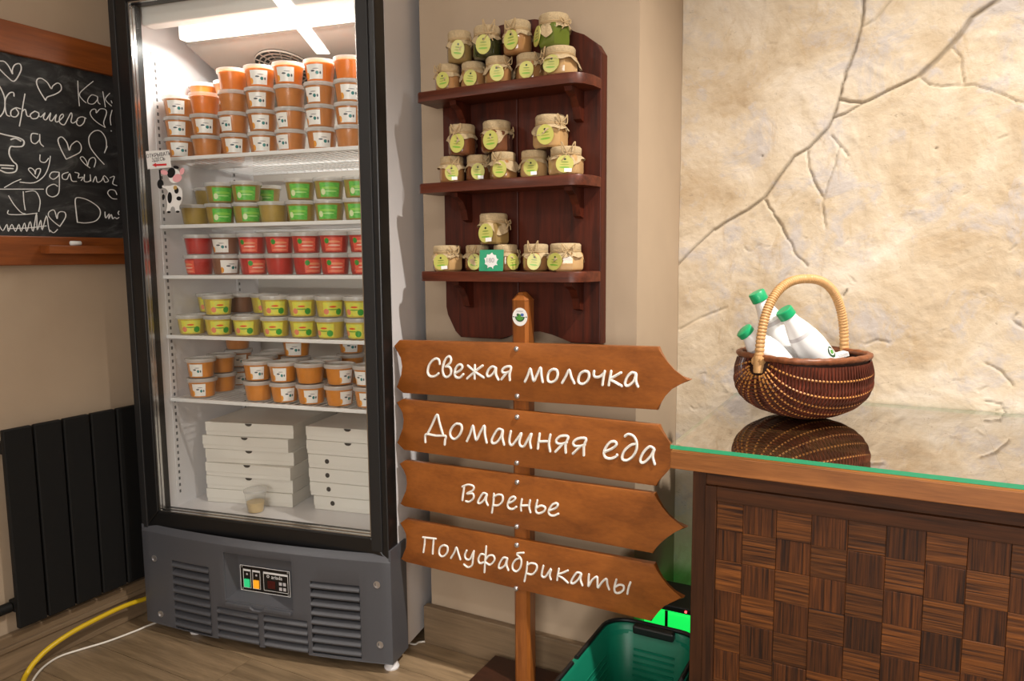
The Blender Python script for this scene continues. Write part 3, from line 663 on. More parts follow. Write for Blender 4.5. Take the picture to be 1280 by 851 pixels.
row(4, 2, .110, [(253, 484, [(a_, 'white', -20), (a_, 'white', -20)]), (325, 490, [(a_, None, 0), (a_, 'white', -8)]), (354, 491, [(a_, 'white', 8), (a_, 'white', -18)]), (389.5, 492, [(a_, 'white', 4), (a_, None, 0)]),
                 (426, 494, [(a_, 'white', 28), (a_, 'white', 28)]), (460, 495, [(a_, 'white', -20), (a_, 'white', -40)])], wide=.5)
row(4, 2, .196, [(279, 478, [(a_, None, 0), (a_, None, 0)]), (330, 480, [(a_, None, 0), (a_, None, 0)]), (372, 482, [(a_, None, 0), (a_, None, 0), (a_, 'white', -20)]), (410, 482, [(a_, None, 0), (a_, None, 0)])], who='second')
row(4, 3, .290, [(299, 470, [(b_, 'white', 0), (b_, 'white', 0), (b_, None, 0)]), (345, 470, [(a_, None, 0), (a_, None, 0)]), (440, 470, [(a_, None, 0), (a_, None, 0), (a_, 'white', -10)])], who='third')

# ------------------------------------------------------------------ pizza boxes on the fridge floor
FZ0 = .3125
BOXN = ['lowest', 'second lowest', 'third lowest', 'third highest', 'second highest', 'topmost']
def pizza_box(u, v, z, rot, wd, label, notch):
    t = thing('pizza_box', label, 'box', fworld(u, v, z), FA+rot, 'flat white boxes at the bottom of the fridge')
    w2, d2, hh = wd/2, .125, .0355
    MB().box(-w2, w2, -d2, d2, 0, hh*.62, .0008).build('tray', M['cardboard'], t)
    MB().box(-w2-.0012, w2+.0012, -d2-.0014, d2, hh*.30, hh, .0010).build('lid', M['cardboard'], t)
    if notch == 'half':
        P = [(.010*math.cos(a), -d2-.0018, hh-.0006+.007*math.sin(a)) for a in [math.pi+math.pi*k/8 for k in range(9)]]; MB().prism(P, (0, .0008, 0)).build('thumb_notch', M['cardboard_mark'], t)
    else:
        for s in notch: MB().lathe([(.0062, 0), (.0062, .0006)], 14).xf(Matrix.Translation((s*w2, -d2-.0014, hh*.55)) @ Matrix.Rotation(math.pi/2, 4, 'X')).build('vent_hole', M['cardboard_mark'], t)
Ls = [(.207, 0), (.206, 1), (.212, 2), (.206, 3), (.205, 4), (.212, 5)]
for (u, k), dv in zip(Ls, (0, .002, -.004, .003, -.002, .002)):
    pizza_box(u, .262+dv, FZ0+k*.0362, math.radians(5+[0, .6, -1.5, 2.2, -.8, 1.2][k]), .250, 'flat white pizza box, %s of the left stack behind the sauce cup' % BOXN[k], 'half')
for k in range(6):
    pizza_box(.515+[.004, -.006, -.008, -.008, -.012, -.012][k], .285, FZ0+k*.0362, math.radians(1), .238, 'flat white pizza box, %s of the right stack by the door frame' % BOXN[k], 'half' if k > 3 else (-.55, .85))
q = fpx(319, 618, .098)
cup = thing('plastic_cup', 'small clear plastic cup of pale sauce in front of pizza boxes', 'cup', fworld(q.x, .098, FZ0), FA)
MB().lathe([(.019, 0), (.0205, .004), (.0265, .055), (.0275, .056)], 24, cap=False).build('cup_wall', M['tub'], cup, 60)
MB().lathe([(.0185, .001), (.0225, .026), (.006, .0265)], 24).build('sauce', fruit('pale_sauce', srgb(212, 186, 140)), cup, 60)
MB().lathe([(.0285, .053), (.029, .058), (.026, .059), (.004, .059)], 24).build('lid', M['lid'], cup, 60)
# ================================================================== WALL SHELF AND HONEY JARS
SX0, SX1, SY0, SY1 = -.930, -.554, 1.418, 1.4485
ws = thing('wall_shelf', 'dark red-brown wooden wall shelf with three tiers and curved back', 'shelf', ((SX0+SX1)/2, SY1, .772))
wl = ws.location
def lc(p): return (p[0]-wl[0], p[1]-wl[1], p[2]-wl[2])
MX = (SX0+SX1)/2
def half_profile(s):        # right half of the back board, from the bottom centre up to the top centre; s mirrors it
    a = [(0, .787), (.02, .792), (.05, .793), (.08, .789), (.105, .781), (.122, .772), (.188, .772), (.188, 1.352), (.176, 1.372), (.150, 1.392), (.118, 1.404), (.085, 1.425), (.04, 1.438), (0, 1.44)]
    if s < 0: a = [(0, .787), (.03, .780), (.045, .772), (.150, .772), (.164, .785), (.184, .822), (.188, .84), (.188, 1.352), (.176, 1.372), (.150, 1.392), (.118, 1.404), (.085, 1.425), (.04, 1.438), (0, 1.44)]
    return [(MX+s*x, z) for x, z in a]
seam = MX+.005
R_ = half_profile(1); L_ = half_profile(-1)
MB().prism([lc((x, SY0, z)) for x, z in R_], (0, SY1-SY0, 0), .002).build('back_board', M['mahogany'], ws)
MB().prism([lc((x-.0012, SY0+.0006, z)) for x, z in L_[::-1]], (0, SY1-SY0-.0006, 0), .002).build('back_board', M['mahogany'], ws)
TIERS = [1.303, 1.1115, .9225]; SHF = 1.338
for z in TIERS:
    pr = [(-.945, SY0), (-.945, SHF+.006), (-.938, SHF), (-.592, SHF), (-.578, SHF+.004), (-.566, SHF+.016), (-.556, SHF+.045), (-.554, SY0)]
    MB().prism([lc((x, y_, z)) for x, y_ in pr[::-1]][::-1], (0, 0, -.021), .003).build('shelf_tier', M['mahogany_shelf'], ws, 40)
    for bx in (-.873, -.607):
        P = [(SHF+.018, z-.0215), (SHF+.020, z-.030), (SHF+.040, z-.038), (SHF+.055, z-.056), (SHF+.062, z-.078), (SY0-.0005, z-.082), (SY0-.0005, z-.0215)]
        MB().prism([lc((bx, y_, zz)) for y_, zz in P], (.016, 0, 0), 0).build('bracket', M['mahogany'], ws)
for k, z in enumerate(TIERS):
    pass
JR, JH = .0272, .0430
HONEY = {'honey': (srgb(170, 124, 78), 'creamy brown'), 'dark': (srgb(112, 66, 40), 'dark brown'), 'pale': (srgb(196, 158, 108), 'pale amber'), 'green': (srgb(96, 110, 40), 'green'), 'olive': (srgb(150, 124, 76), 'olive brown'), 'deep': (srgb(52, 56, 28), 'very dark green')}
def honey_mat(c, n): return plain('honey_'+n, c, .12, coat=1.0, var=.06, vscale=40)
JM = {k: honey_mat(c, k) for k, (c, n) in HONEY.items()}
M['tag'] = label_mat('yellow_green_tag', srgb(188, 186, 98), [(.5, .76, .07, .06, srgb(40, 50, 30)), (.5, .60, .22, .035, srgb(120, 140, 60)), (.5, .46, .26, .035, srgb(150, 160, 70)), (.5, .30, .30, .05, srgb(120, 170, 60))], .25)
JMESH = {}
def jar_mesh(kind, hexa):
    k = (kind, hexa)
    if k not in JMESH:
        sh = (lambda a: 1/max(math.cos(((a+math.pi/6) % (math.pi/3))-math.pi/6)**.75, .8)) if hexa else None
        n = 36; r = JR*(.95 if hexa else 1)
        JMESH[k] = MB().lathe([(r*.86, 0), (r*.96, .003), (r, .007), (r, JH*.70), (r*.97, JH*.80), (r*.86, JH*.90), (r*.80, JH*.93)], n, shape=sh).data('jar_glass', JM[kind], 24 if hexa else 50)
    return JMESH[k]
def cloth_mesh(seed):
    k = ('cloth', seed)
    if k in JMESH: return JMESH[k]
    r = random.Random(seed); n = 48; top = JH+.0122; ph = r.uniform(0, 6); vs = [(0, 0, top+.001)]; prof = [(.55, top+.0008), (.85, top), (.93, top-.003), (.92, JH-.001), (.86, JH-.004)]
    rings = []
    for q, z in prof: rings.append([(JR*q*(1+.012*math.sin(9*2*math.pi*i/n+ph)), z) for i in range(n)])
    amp = r.uniform(.006, .012); base = r.uniform(.006, .010); flare = r.uniform(1.06, 1.20)
    for s in (.35, .7, 1.0):
        ring = []
        for i in range(n):
            a = 2*math.pi*i/n; corner = max(0, math.cos(2*(a-ph)))**1.5; L = base+amp*1.3*corner+.0015*math.sin(7*a+ph*3)
            fold = .05*math.sin(11*a+ph)+.04*math.sin(5*a+2*ph)
            ring.append((JR*(.90+(flare-.90+fold)*(s**.8)*(1+.14*corner)), JH-.004-L*s*1.15))
        rings.append(ring)
    for ring in rings:
        for i, (q, z) in enumerate(ring): a = 2*math.pi*i/n; vs.append((q*math.cos(a), q*math.sin(a), z))
    fs = [(0, 1+i, 1+(i+1) % n) for i in range(n)]
    for k2 in range(len(rings)-1):
        for i in range(n): fs.append((1+k2*n+i, 1+(k2+1)*n+i, 1+(k2+1)*n+(i+1) % n, 1+k2*n+(i+1) % n))
    JMESH[k] = MB().add(vs, fs).data('cloth_cover', M['burlap'], 180); return JMESH[k]
def twine_mesh(seed):
    k = ('twine', seed)
    if k in JMESH: return JMESH[k]
    r = random.Random(seed+50); m = MB(); z = JH-.003
    for dz in (-.001, .0012): m.tube([((JR*.895)*math.cos(a), (JR*.895)*math.sin(a), z+dz) for a in [2*math.pi*i/28 for i in range(28)]], .0013, 5, closed=True)
    a0 = r.uniform(-2.6, -.4); o = Vector((JR*.93*math.cos(a0), JR*.93*math.sin(a0), z)); d = Vector((-math.sin(a0), math.cos(a0), 0)); out = Vector((math.cos(a0), math.sin(a0), 0))
    up = r.choice((.004, .014, .022, .030))
    for s in (-1, 1):
        w_ = r.uniform(.008, .013)
        m.tube(smooth_line([o, o+d*s*w_*.6+out*.004+Vector((0, 0, up*.6)), o+d*s*w_+out*.003+Vector((0, 0, up)), o+d*s*w_*.75+out*.005+Vector((0, 0, up*.2-.004)), o+out*.002], 4), .0010, 5)
        m.tube(smooth_line([o, o+d*s*.004+out*.005-Vector((0, 0, .006)), o+d*s*.009+out*.004-Vector((0, 0, .014))], 4), .0010, 5)
    JMESH[k] = m.data('twine', M['twine'], 60); return JMESH[k]
def tag_mesh():
    if 'tag' in JMESH: return JMESH['tag']
    n = 28; rx, rz = .0142, .0172; vs = [(rx*math.cos(2*math.pi*i/n), -.0006, rz*math.sin(2*math.pi*i/n)) for i in range(n)]+[(rx*math.cos(2*math.pi*i/n), .0006, rz*math.sin(2*math.pi*i/n)) for i in range(n)]
    fs = [tuple(range(n)), tuple(range(2*n-1, n-1, -1))]+[(i, i+n, (i+1) % n+n, (i+1) % n) for i in range(n)]
    me = MB().add(vs, fs).data('tag', M['tag']); uv = me.uv_layers.new(name='UVMap')
    for p in me.polygons:
        for li in p.loop_indices:
            c = me.vertices[me.loops[li].vertex_index].co; uv.data[li].uv = (.5+c.x/rx/2, .5+c.z/rz/2)
    JMESH['tag'] = me; return me
TN = ['top', 'middle', 'bottom']
jn = [0]
def jar(tier, px, py, layer, kind, hexa, i, nrow, scale=1.0, tag_ang=-6, sticker=False, Y=1.382, desc=None):
    jn[0] += 1; seed = jn[0] % 7
    z = TIERS[tier]+.0004+(JH+.0136 if layer else 0)
    p = ony(px, py, Y+(.006 if i % 2 else -.005)*(0 if layer else 1)); p.z = z
    d = '%s honey jar, %s from left in %s row on %s shelf tier' % (HONEY[kind][1], ORD[i], 'upper' if layer else 'lower', TN[tier])
    t = thing('honey_jar', d, 'jar', p, math.atan2(-p.y, -p.x)+math.pi/2, 'honey jars on the wall shelf'); t.scale = (scale, scale, 1.16 if layer else 1.0)
    link('jar_glass', jar_mesh(kind, hexa), t, rot=(0, 0, rnd.uniform(0, 1)))
    link('cloth_cover', cloth_mesh(seed), t, rot=(0, 0, rnd.uniform(0, 6)))
    link('twine', twine_mesh(seed), t, rot=(0, 0, rnd.uniform(-.6, .6)))
    a = math.radians(-90+tag_ang); r = JR+.0030
    tg = link('tag', tag_mesh(), t, (r*math.cos(a), r*math.sin(a), .0195), (math.radians(-5), math.radians(rnd.uniform(-8, 8)), a+math.pi/2))
    if sticker:
        s = MB().box(.000, .012, -.0010, -.0007, -.0155, -.0085).build('price_sticker', M['paper'], tg)
SC = [1.0, 1.0, 1.02, 1.04, 1.22]
for i, (px, kd, ta, hx) in enumerate([(560, 'honey', -22, False), (592, 'honey', -14, False), (623, 'honey', -6, False), (662, 'honey', -12, True), (700, 'pale', -28, True)]): jar(0, px, 95, 0, kd, hx, i, 5, SC[i], ta)
for i, (px, kd, ta, hx) in enumerate([(574.5, 'olive', -8, False), (609, 'deep', -14, False), (647, 'honey', -24, False), (692.6, 'green', -68, True)]): jar(0, px, 55, 1, kd, hx, i, 4, [.98, 1.1, 1.08, 1.2][i], ta)
for i, (px, kd, ta, hx) in enumerate([(565, 'honey', -2, False), (598.4, 'dark', -4, False), (629, 'honey', -14, True), (667.5, 'pale', -12, False), (707.5, 'pale', -4, True)]): jar(1, px, 205, 0, kd, hx, i, 5, SC[i], ta, sticker=i in (0, 1, 3, 4))
for i, (px, kd, ta, hx) in enumerate([(578, 'dark', -20, False), (621, 'dark', -22, True), (688, 'pale', -16, True)]): jar(1, px, 172, 1, kd, hx, i, 3, [1.1, 1.15, 1.22][i], ta)
for i, (px, kd, ta, hx, sc) in enumerate([(559, 'pale', -22, True, 1.2), (597, 'dark', -14, False, 1.0), (632, 'honey', 30, False, 1.0), (670, 'honey', -8, False, 1.0), (707, 'pale', -36, True, 1.24)]): jar(2, px, 320, 0, kd, hx, i, 5, sc, ta, sticker=i == 0, Y=1.392 if i == 2 else 1.382)
jar(2, 617, 282, 1, 'olive', True, 0, 1, 1.18, -28, sticker=True)
# green price card leaning on the jars
q = ony(616, 338, SHF+.0125)
card = thing('price_card', 'small green price card with white milk splash in front of jars', 'card', (q.x, SHF+.0045, TIERS[2]+.0006))
cw = .0285; chh = .0445
MB().box(-cw, cw, -.0005, .0005, .0002, chh).build('card_sheet', plain('card_green', srgb(46, 160, 118), .35), card).rotation_euler = (math.radians(-6), 0, 0)
sp = []
r3 = random.Random(3)
for k in range(44):
    a = 2*math.pi*k/44; rr = .0135*(1+.34*max(0, math.sin(a*9+.6))**2*r3.uniform(.5, 1.1)); sp.append((rr*math.cos(a)*1.05, 0, chh/2+rr*math.sin(a)))
so = MB().prism(sp, (0, .0002, 0)).build('milk_splash', M['paper'], card, loc=(0, -.0012, 0)); so.rotation_euler = (math.radians(-6), 0, 0)
link('price_text', text_mesh('price_text', '180', .014, plain('grey_print', srgb(168, 168, 172), .6)), card, (0, -.0040, chh/2), (math.pi/2-math.radians(6), 0, 0))

# ================================================================== ARROW SIGN STAND
SLOPE = .0146
def sign_y(x): return 1.3265+SLOPE*(x+.68)
SN = Vector((-SLOPE, 1, 0)).normalized()
def on_sign(x, y, off=0):
    q = onplane(x, y, (-.68, 1.3265, 0), SN); return q-SN*off
sg = thing('direction_sign', 'wooden sign stand with four arrow boards lettered in white', 'sign', (-.701, 1.362, 0))
so_ = sg.location
def sl(p): return (p[0]-so_[0], p[1]-so_[1], p[2]-so_[2])
MB().box(-.110, .150, -.075, .055, .0005, .030, .002).build('base_plate', M['base_wood'], sg)
PX0, PX1 = -.0185, .0190; PY0, PY1 = -.0225, .0115
TH = .012
py0 = (sign_y(-.70)+TH+.0008)-so_[1]; py1 = py0+.036
post = MB(); T = .868
c = .006
def octo(i): return [(PX0+c+i, py0+i), (PX1-c-i, py0+i), (PX1-i, py0+c+i), (PX1-i, py1-c-i), (PX1-c-i, py1-i), (PX0+c+i, py1-i), (PX0+i, py1-c-i), (PX0+i, py0+c+i)]
rings = [(.03, 0), (T-.006, 0), (T-.004, -.0008), (T+.0, .002), (T+.012, .0105), (T+.0125, .012)]
for z, i in rings: post.v += [(x, y_, z) for x, y_ in octo(i)]
for a in range(len(rings)-1):
    for b in range(8): post.f.append((a*8+b, a*8+(b+1) % 8, (a+1)*8+(b+1) % 8, (a+1)*8+b))
post.f += [tuple((len(rings)-1)*8+b for b in range(8)), tuple(range(8))[::-1]]
post.build('post', M['post_wood'], sg, 25)
A = lambda L, ox, oy, s: [(ox+x/s, oy+y/s) for x, y in L]
B12 = lambda L: A(L, 480, 350, 3.2); B34 = lambda L: A(L, 480, 560, 2.925)
BOARDS = [
 B12([(60,240),(578,253),(1097,267),(1106,290),(1128,328),(1158,362),(1190,387),(1228,400),(1188,416),(1152,436),(1122,460),(1104,490),(1094,520),(575,485),(75,452),(48,428),(62,408),(72,380),(76,345),(70,310),(57,285),(38,265)]),
 B12([(75,475),(585,527),(1100,580),(1110,604),(1130,640),(1156,672),(1186,700),(1216,716),(1180,732),(1146,752),(1118,776),(1102,800),(1090,825),(580,750),(80,680),(50,650),(68,622),(78,595),(82,560),(77,530),(66,508),(48,490)]),
 B34([(75,45),(530,104),(990,165),(999,188),(1016,220),(1040,250),(1068,274),(1107,291),(1066,306),(1034,322),(1008,344),(994,366),(984,386),(530,299),(75,214),(57,203),(72,183),(83,158),(87,130),(84,102),(74,78),(55,58)]),
 B34([(78,260),(530,342),(988,424),(997,446),(1014,478),(1036,506),(1062,530),(1096,548),(1056,562),(1024,578),(1000,596),(986,614),(977,634),(528,524),(80,417),(60,405),(74,388),(83,365),(86,340),(83,314),(74,293),(57,275)])]
NAMES = ['Свежая молочка', 'Домашняя еда', 'Варенье', 'Полуфабрикаты']
o8 = lambda ox, oy: (lambda L: [(ox+x/8, oy+y/8) for x, y in L])
t1, t2, t3, t4, t5, t6, t7 = o8(520, 430), o8(650, 440), o8(520, 505), o8(670, 525), o8(560, 590), o8(520, 660), o8(640, 680)
LETTERS = [
 [t1(s) for s in ([(238,198),(232,160),(205,145),(165,165),(130,215),(118,275),(135,315),(170,325),(205,312),(228,292)], [(300,225),(340,190),(352,150),(335,122),(305,140),(280,190),(268,255),(280,310),(310,330),(345,305),(352,260),(335,230),(300,222)],
   [(395,290),(440,265),(465,230),(450,205),(420,212),(395,250),(388,300),(405,332),(440,335),(475,300)], [(520,215),(590,275),(680,335)], [(668,215),(590,275),(512,345)], [(590,210),(588,275),(588,345)],
   [(800,240),(770,225),(735,245),(712,290),(720,322),(750,315),(785,275),(800,235),(800,300),(825,355)], [(945,270),(910,285),(870,285),(865,255),(900,228),(950,230),(937,300),(938,360)], [(905,290),(855,352)])] +
 [t2(s) for s in ([(50,295),(80,230),(103,165),(120,230),(140,290),(170,230),(207,155),(215,230),(228,300)], [(330,170),(295,195),(278,245),(285,290),(320,300),(360,275),(378,225),(368,180),(330,170)], [(422,308),(460,240),(492,178),(515,250),(545,312)],
   [(645,190),(605,215),(585,265),(592,305),(630,318),(672,290),(692,240),(682,200),(645,190)], [(742,190),(738,225),(755,250),(800,245),(840,210)], [(848,190),(835,250),(825,328)], [(912,190),(900,260),(888,332)], [(1012,205),(960,235),(905,270),(950,300),(1020,340)],
   [(1160,215),(1120,205),(1080,240),(1052,300),(1062,335),(1095,330),(1140,285),(1162,215),(1160,290),(1180,345)])],
 [t3(s) for s in ([(115,300),(160,210),(212,105),(235,180),(270,300)], [(95,380),(95,315),(115,300),(200,315),(295,318),(292,360),(288,405)], [(405,195),(365,230),(342,285),(355,330),(390,348),(435,310),(460,250),(450,205),(405,195)],
   [(510,370),(545,290),(570,215),(585,290),(605,360),(640,290),(685,215),(690,300),(708,385)], [(868,260),(825,250),(785,300),(758,360),(770,392),(810,380),(850,325),(870,260),(865,330),(882,405)],
   [(950,270),(935,350),(940,395),(965,408),(1010,350),(1055,290),(1035,370),(1045,415),(1080,420),(1120,350),(1155,295),(1140,370),(1150,438)])] +
 [t4(s) for s in ([(38,135),(28,210),(20,285)], [(145,145),(130,230),(142,312)], [(28,215),(135,210)], [(310,220),(260,238),(212,230),(205,195),(250,160),(322,165),(297,240),(298,325)], [(265,240),(195,315)],
   [(490,245),(440,260),(385,255),(375,220),(420,185),(500,185),(480,260),(478,352)], [(445,262),(370,335)], [(690,315),(760,285),(805,245),(790,215),(745,220),(700,270),(680,325),(695,370),(745,385),(800,365),(812,345)],
   [(890,160),(925,140),(975,160),(1005,215),(1005,290),(970,360),(915,400),(870,395),(862,360),(890,300),(950,250),(1000,235)], [(1180,285),(1140,265),(1085,310),(1045,385),(1055,425),(1095,415),(1150,355),(1185,285),(1168,360),(1188,440)])],
 [t5(s) for s in ([(165,140),(155,200),(145,280)], [(145,145),(200,125),(255,140),(250,180),(190,215),(250,215),(255,260),(215,295),(180,290)], [(390,220),(355,210),(320,255),(300,300),(320,312),(360,280),(390,220),(380,280),(400,330)],
   [(460,215),(455,300),(440,405)], [(455,250),(500,225),(545,235),(545,290),(505,330),(450,330)], [(605,310),(650,290),(675,260),(655,245),(620,265),(598,320),(610,360),(650,368),(685,345)], [(740,270),(730,330),(732,385)], [(822,280),(812,345),(825,402)], [(735,335),(815,330)],
   [(895,280),(880,350),(885,400),(920,410),(965,385),(970,350),(930,335),(885,355)], [(1010,385),(1075,360),(1100,325),(1080,310),(1040,330),(1008,385),(1020,425),(1060,435),(1105,415)])],
 [t6(s) for s in ([(70,90),(200,105)], [(92,95),(85,170),(75,240)], [(180,105),(172,180),(168,255)], [(280,168),(245,190),(232,240),(250,278),(285,275),(315,235),(315,185),(280,168)], [(350,298),(385,240),(405,192),(425,250),(445,312)],
   [(508,222),(490,265),(500,305),(540,310),(572,240)], [(580,228),(570,310),(560,370),(520,390),(480,360)], [(703,180),(695,300),(685,440)], [(690,265),(650,260),(625,310),(640,350),(690,340),(740,365),(785,320),(775,275),(730,275),(695,320)],
   [(915,300),(875,295),(840,345),(828,390),(850,400),(890,370),(915,300),(905,360),(925,420)], [(1078,245),(1010,255),(1045,295),(1055,340),(1040,400),(1005,432),(970,410),(968,360),(1000,315),(1035,300)], [(1115,340),(1105,430),(1085,530)],
   [(1110,375),(1150,350),(1205,365),(1205,415),(1165,460),(1115,455)])] +
 [t7(s) for s in ([(315,215),(300,280),(300,318),(335,325),(390,245),(378,310),(390,352)], [(470,245),(460,300),(452,358)], [(560,262),(510,285),(462,305),(510,340),(560,385)], [(690,290),(650,285),(610,335),(590,380),(615,392),(660,355),(695,290),(685,350),(705,412)],
   [(770,300),(765,360),(765,420),(800,360),(850,325),(855,380),(860,435),(900,380),(945,345),(955,400),(972,452)], [(1045,352),(1025,430),(1035,480),(1075,485),(1115,455),(1115,415),(1075,405),(1035,425)], [(1185,380),(1165,440),(1155,495)])]]
SCREWS = [((645.5, 436), (646.5, 495)), ((646.5, 521), (646, 578.5)), ((646.5, 602.5), (646, 658)), ((646, 681), (645, 735.5))]
WORDS = [9, 13, 0, 0]; WID = [.0029, .0029, .0025, .0024]
for k in range(4):
    P = [on_sign(x, y) for x, y in BOARDS[k]]
    bd = MB().prism([sl(p) for p in P], SN*TH, .0022).build('arrow_board', M['sign_wood'], sg, 35)
    bd['label'] = 'arrow board lettered %s' % NAMES[k]
    lt = MB(); done = 0; split = WORDS[k]
    for s in LETTERS[k]:
        if split and done == split: lt.build('lettering', M['sign_paint'], bd, 60); lt = MB()
        done += 1
        pts = smooth_line([on_sign(x, y, .0002) for x, y in s], 5); lt.tube([sl(p) for p in pts], WID[k], 6)
        for e in (pts[0], pts[-1]): lt.tube([sl(e-Vector((0, 0, WID[k]*.8))), sl(e), sl(e+Vector((0, 0, WID[k]*.8)))], [WID[k]*.5, WID[k], WID[k]*.5], 6)
    lt.build('lettering', M['sign_paint'], bd, 60)
    for x, y in SCREWS[k]:
        p = on_sign(x, y); s = MB().lathe([(.0056, 0), (.0054, .0018), (.0040, .0034), (.001, .0040)], 14)
        s.xf(Matrix.Translation(sl(p)) @ Matrix.Rotation(math.pi/2, 4, 'X')); s.build('screw', M['steel'], bd, 60)
# oval sticker on the post
pf = so_[1]+py0-.0003
stk = ony(650, 396, pf)
n = 28
def oval(rx, rz, off): return [sl((stk.x+rx*math.cos(2*math.pi*i/n), pf-off, stk.z+rz*math.sin(2*math.pi*i/n))) for i in range(n)]
sk = MB().prism(oval(.0172, .0188, .0004), (0, .0003, 0)).build('oval_sticker', M['paper'], sg); sk['label'] = 'round white farm emblem sticker'
def emblem(cx, cz, rx, rz, mt, off, nm, half=None):
    ang = [math.pi*i/12 for i in range(24)] if half is None else [math.pi+math.pi*i/12 for i in range(13)]
    MB().prism([sl((stk.x+cx+rx*math.cos(a), pf-off, stk.z+cz+rz*math.sin(a))) for a in ang], (0, .0002, 0)).build(nm, mt, sk)
M['em_green'] = plain('emblem_green', srgb(80, 150, 60), .5); M['em_blue'] = plain('emblem_blue', srgb(60, 100, 170), .5); M['em_dk'] = plain('emblem_dark_green', srgb(40, 76, 50), .5)
emblem(0, .0005, .0112, .0105, M['em_dk'], .0008, 'emblem_bowl', 1); emblem(0, -.0005, .0085, .0070, M['em_green'], .0011, 'emblem_field', 1)
emblem(-.0015, .002, .0045, .004, M['em_green'], .0010, 'emblem_hill'); emblem(.0055, .0045, .0038, .003, M['em_blue'], .0010, 'emblem_cloud'); emblem(-.0045, .0045, .003, .0026, M['em_dk'], .0011, 'emblem_tree')
emblem(0, .0118, .0085, .0012, M['band'], .0008, 'emblem_caption'); emblem(-.0145, 0, .0022, .0010, M['em_dk'], .0008, 'emblem_mark'); emblem(.0145, 0, .0022, .0010, M['em_dk'], .0008, 'emblem_mark')
# ================================================================== COUNTER
CX0, CX1, CY0, CY1, CTOP = -.3435, 1.10, 1.206, 1.748, .633
ct = thing('counter', 'dark wooden counter clad in square brushed-wood tiles', 'counter', (CX0, CY0, 0))
def cl(p): return (p[0]-CX0, p[1]-CY0, p[2])
def cbox(x0, x1, y0, y1, z0, z1, mat, name, ch=0, par=ct): return MB().box(x0-CX0, x1-CX0, y0-CY0, y1-CY0, z0, z1, ch).build(name, mat, par)
cbox(-.307, CX1-.04, CY0+.020, CY1-.002, .0, .591, M['counter_stile'], 'body')
slab = cbox(CX0, CX1, CY0, CY1, .592, .6225, M['counter_top'], 'worktop', .0015)
cbox(-.307, -.2845, CY0+.012, CY0+.020, .0, .591, M['counter_stile'], 'corner_stile', .001)
cbox(-.2845, CX1-.04, CY0+.012, CY0+.020, .5695, .591, M['counter_dark'], 'top_rail', .001)
cbox(-.2845, -.2655, CY0+.006, CY0+.0195, .0, .5690, M['counter_stile'], 'frame_upright', .0012)
cbox(-.2655, CX1-.04, CY0+.006, CY0+.0195, .5440, .5690, M['counter_dark'], 'frame_rail', .0012)
TP = .0527
tmesh = {}
def tile_mesh(wd, hh, mat, axis):
    k = (round(wd, 4), round(hh, 4), mat, axis)
    if k not in tmesh:
        g = .0005
        if axis == 'front': b = MB().box(g*.4, wd-g*.4, 0, .010, g*.4, hh-g*.4, .0005)
        else: b = MB().box(g, wd-g, g, hh-g, 0, .003, .0005)
        tmesh[k] = b.data('tile', M[mat])
    return tmesh[k]
cols = [-.2652, -.2226]
while cols[-1] < CX1-.05: cols.append(cols[-1]+TP)
rows = [.5438, .4948]
while rows[-1] > .02: rows.append(max(0.0, rows[-1]-TP))
for j in range(len(rows)-1):
    for i in range(len(cols)-1):
        hor = (i+j) % 2 == 0
        wd = min(cols[i+1], CX1-.04)-cols[i]; hh = rows[j]-rows[j+1]
        if wd < .01 or hh < .01: continue
        o = link('tile', tile_mesh(wd, hh, 'tile_h' if hor else 'tile_v', 'front'), ct, cl((cols[i], CY0+.0096+rnd.choice((0, .0006, .0012, .0018))-.0004, rows[j+1])))
ux = CX0+.012; i = 0
while ux < CX1-.03:
    wd = min(.094, CX1-.012-ux); vy = CY0+.012; j = 0
    while vy < CY1-.03:
        hh = min(.094, CY1-.01-vy)
        link('tile', tile_mesh(wd, hh, 'tile_tx' if (i+j) % 2 else 'tile_y', 'top'), slab, cl((ux, vy, .6225)))
        vy += .094; j += 1
    ux += .094; i += 1
GZ0, GZ1 = .6262, CTOP
gl = thing('glass_top', 'clear green-edged glass sheet lying on the counter worktop', 'glass', (CX0, CY0, GZ0))
g_ = MB().add([(0, 0, GZ1-GZ0), (CX1-CX0, 0, GZ1-GZ0), (CX1-CX0, CY1-CY0, GZ1-GZ0), (0, CY1-CY0, GZ1-GZ0)], [(0, 1, 2, 3)])
g_.build('glass_sheet', M['counter_glass'], gl)
E_ = GZ1-GZ0
eg = MB().add([(0, 0, 0), (CX1-CX0, 0, 0), (CX1-CX0, 0, E_), (0, 0, E_), (0, CY1-CY0, 0), (0, CY1-CY0, E_), (CX1-CX0, CY1-CY0, 0), (CX1-CX0, CY1-CY0, E_)], [(0, 1, 2, 3), (4, 0, 3, 5), (6, 4, 5, 7), (1, 6, 7, 2)])
eg.build('glass_edge', M['glass_edge'], gl)

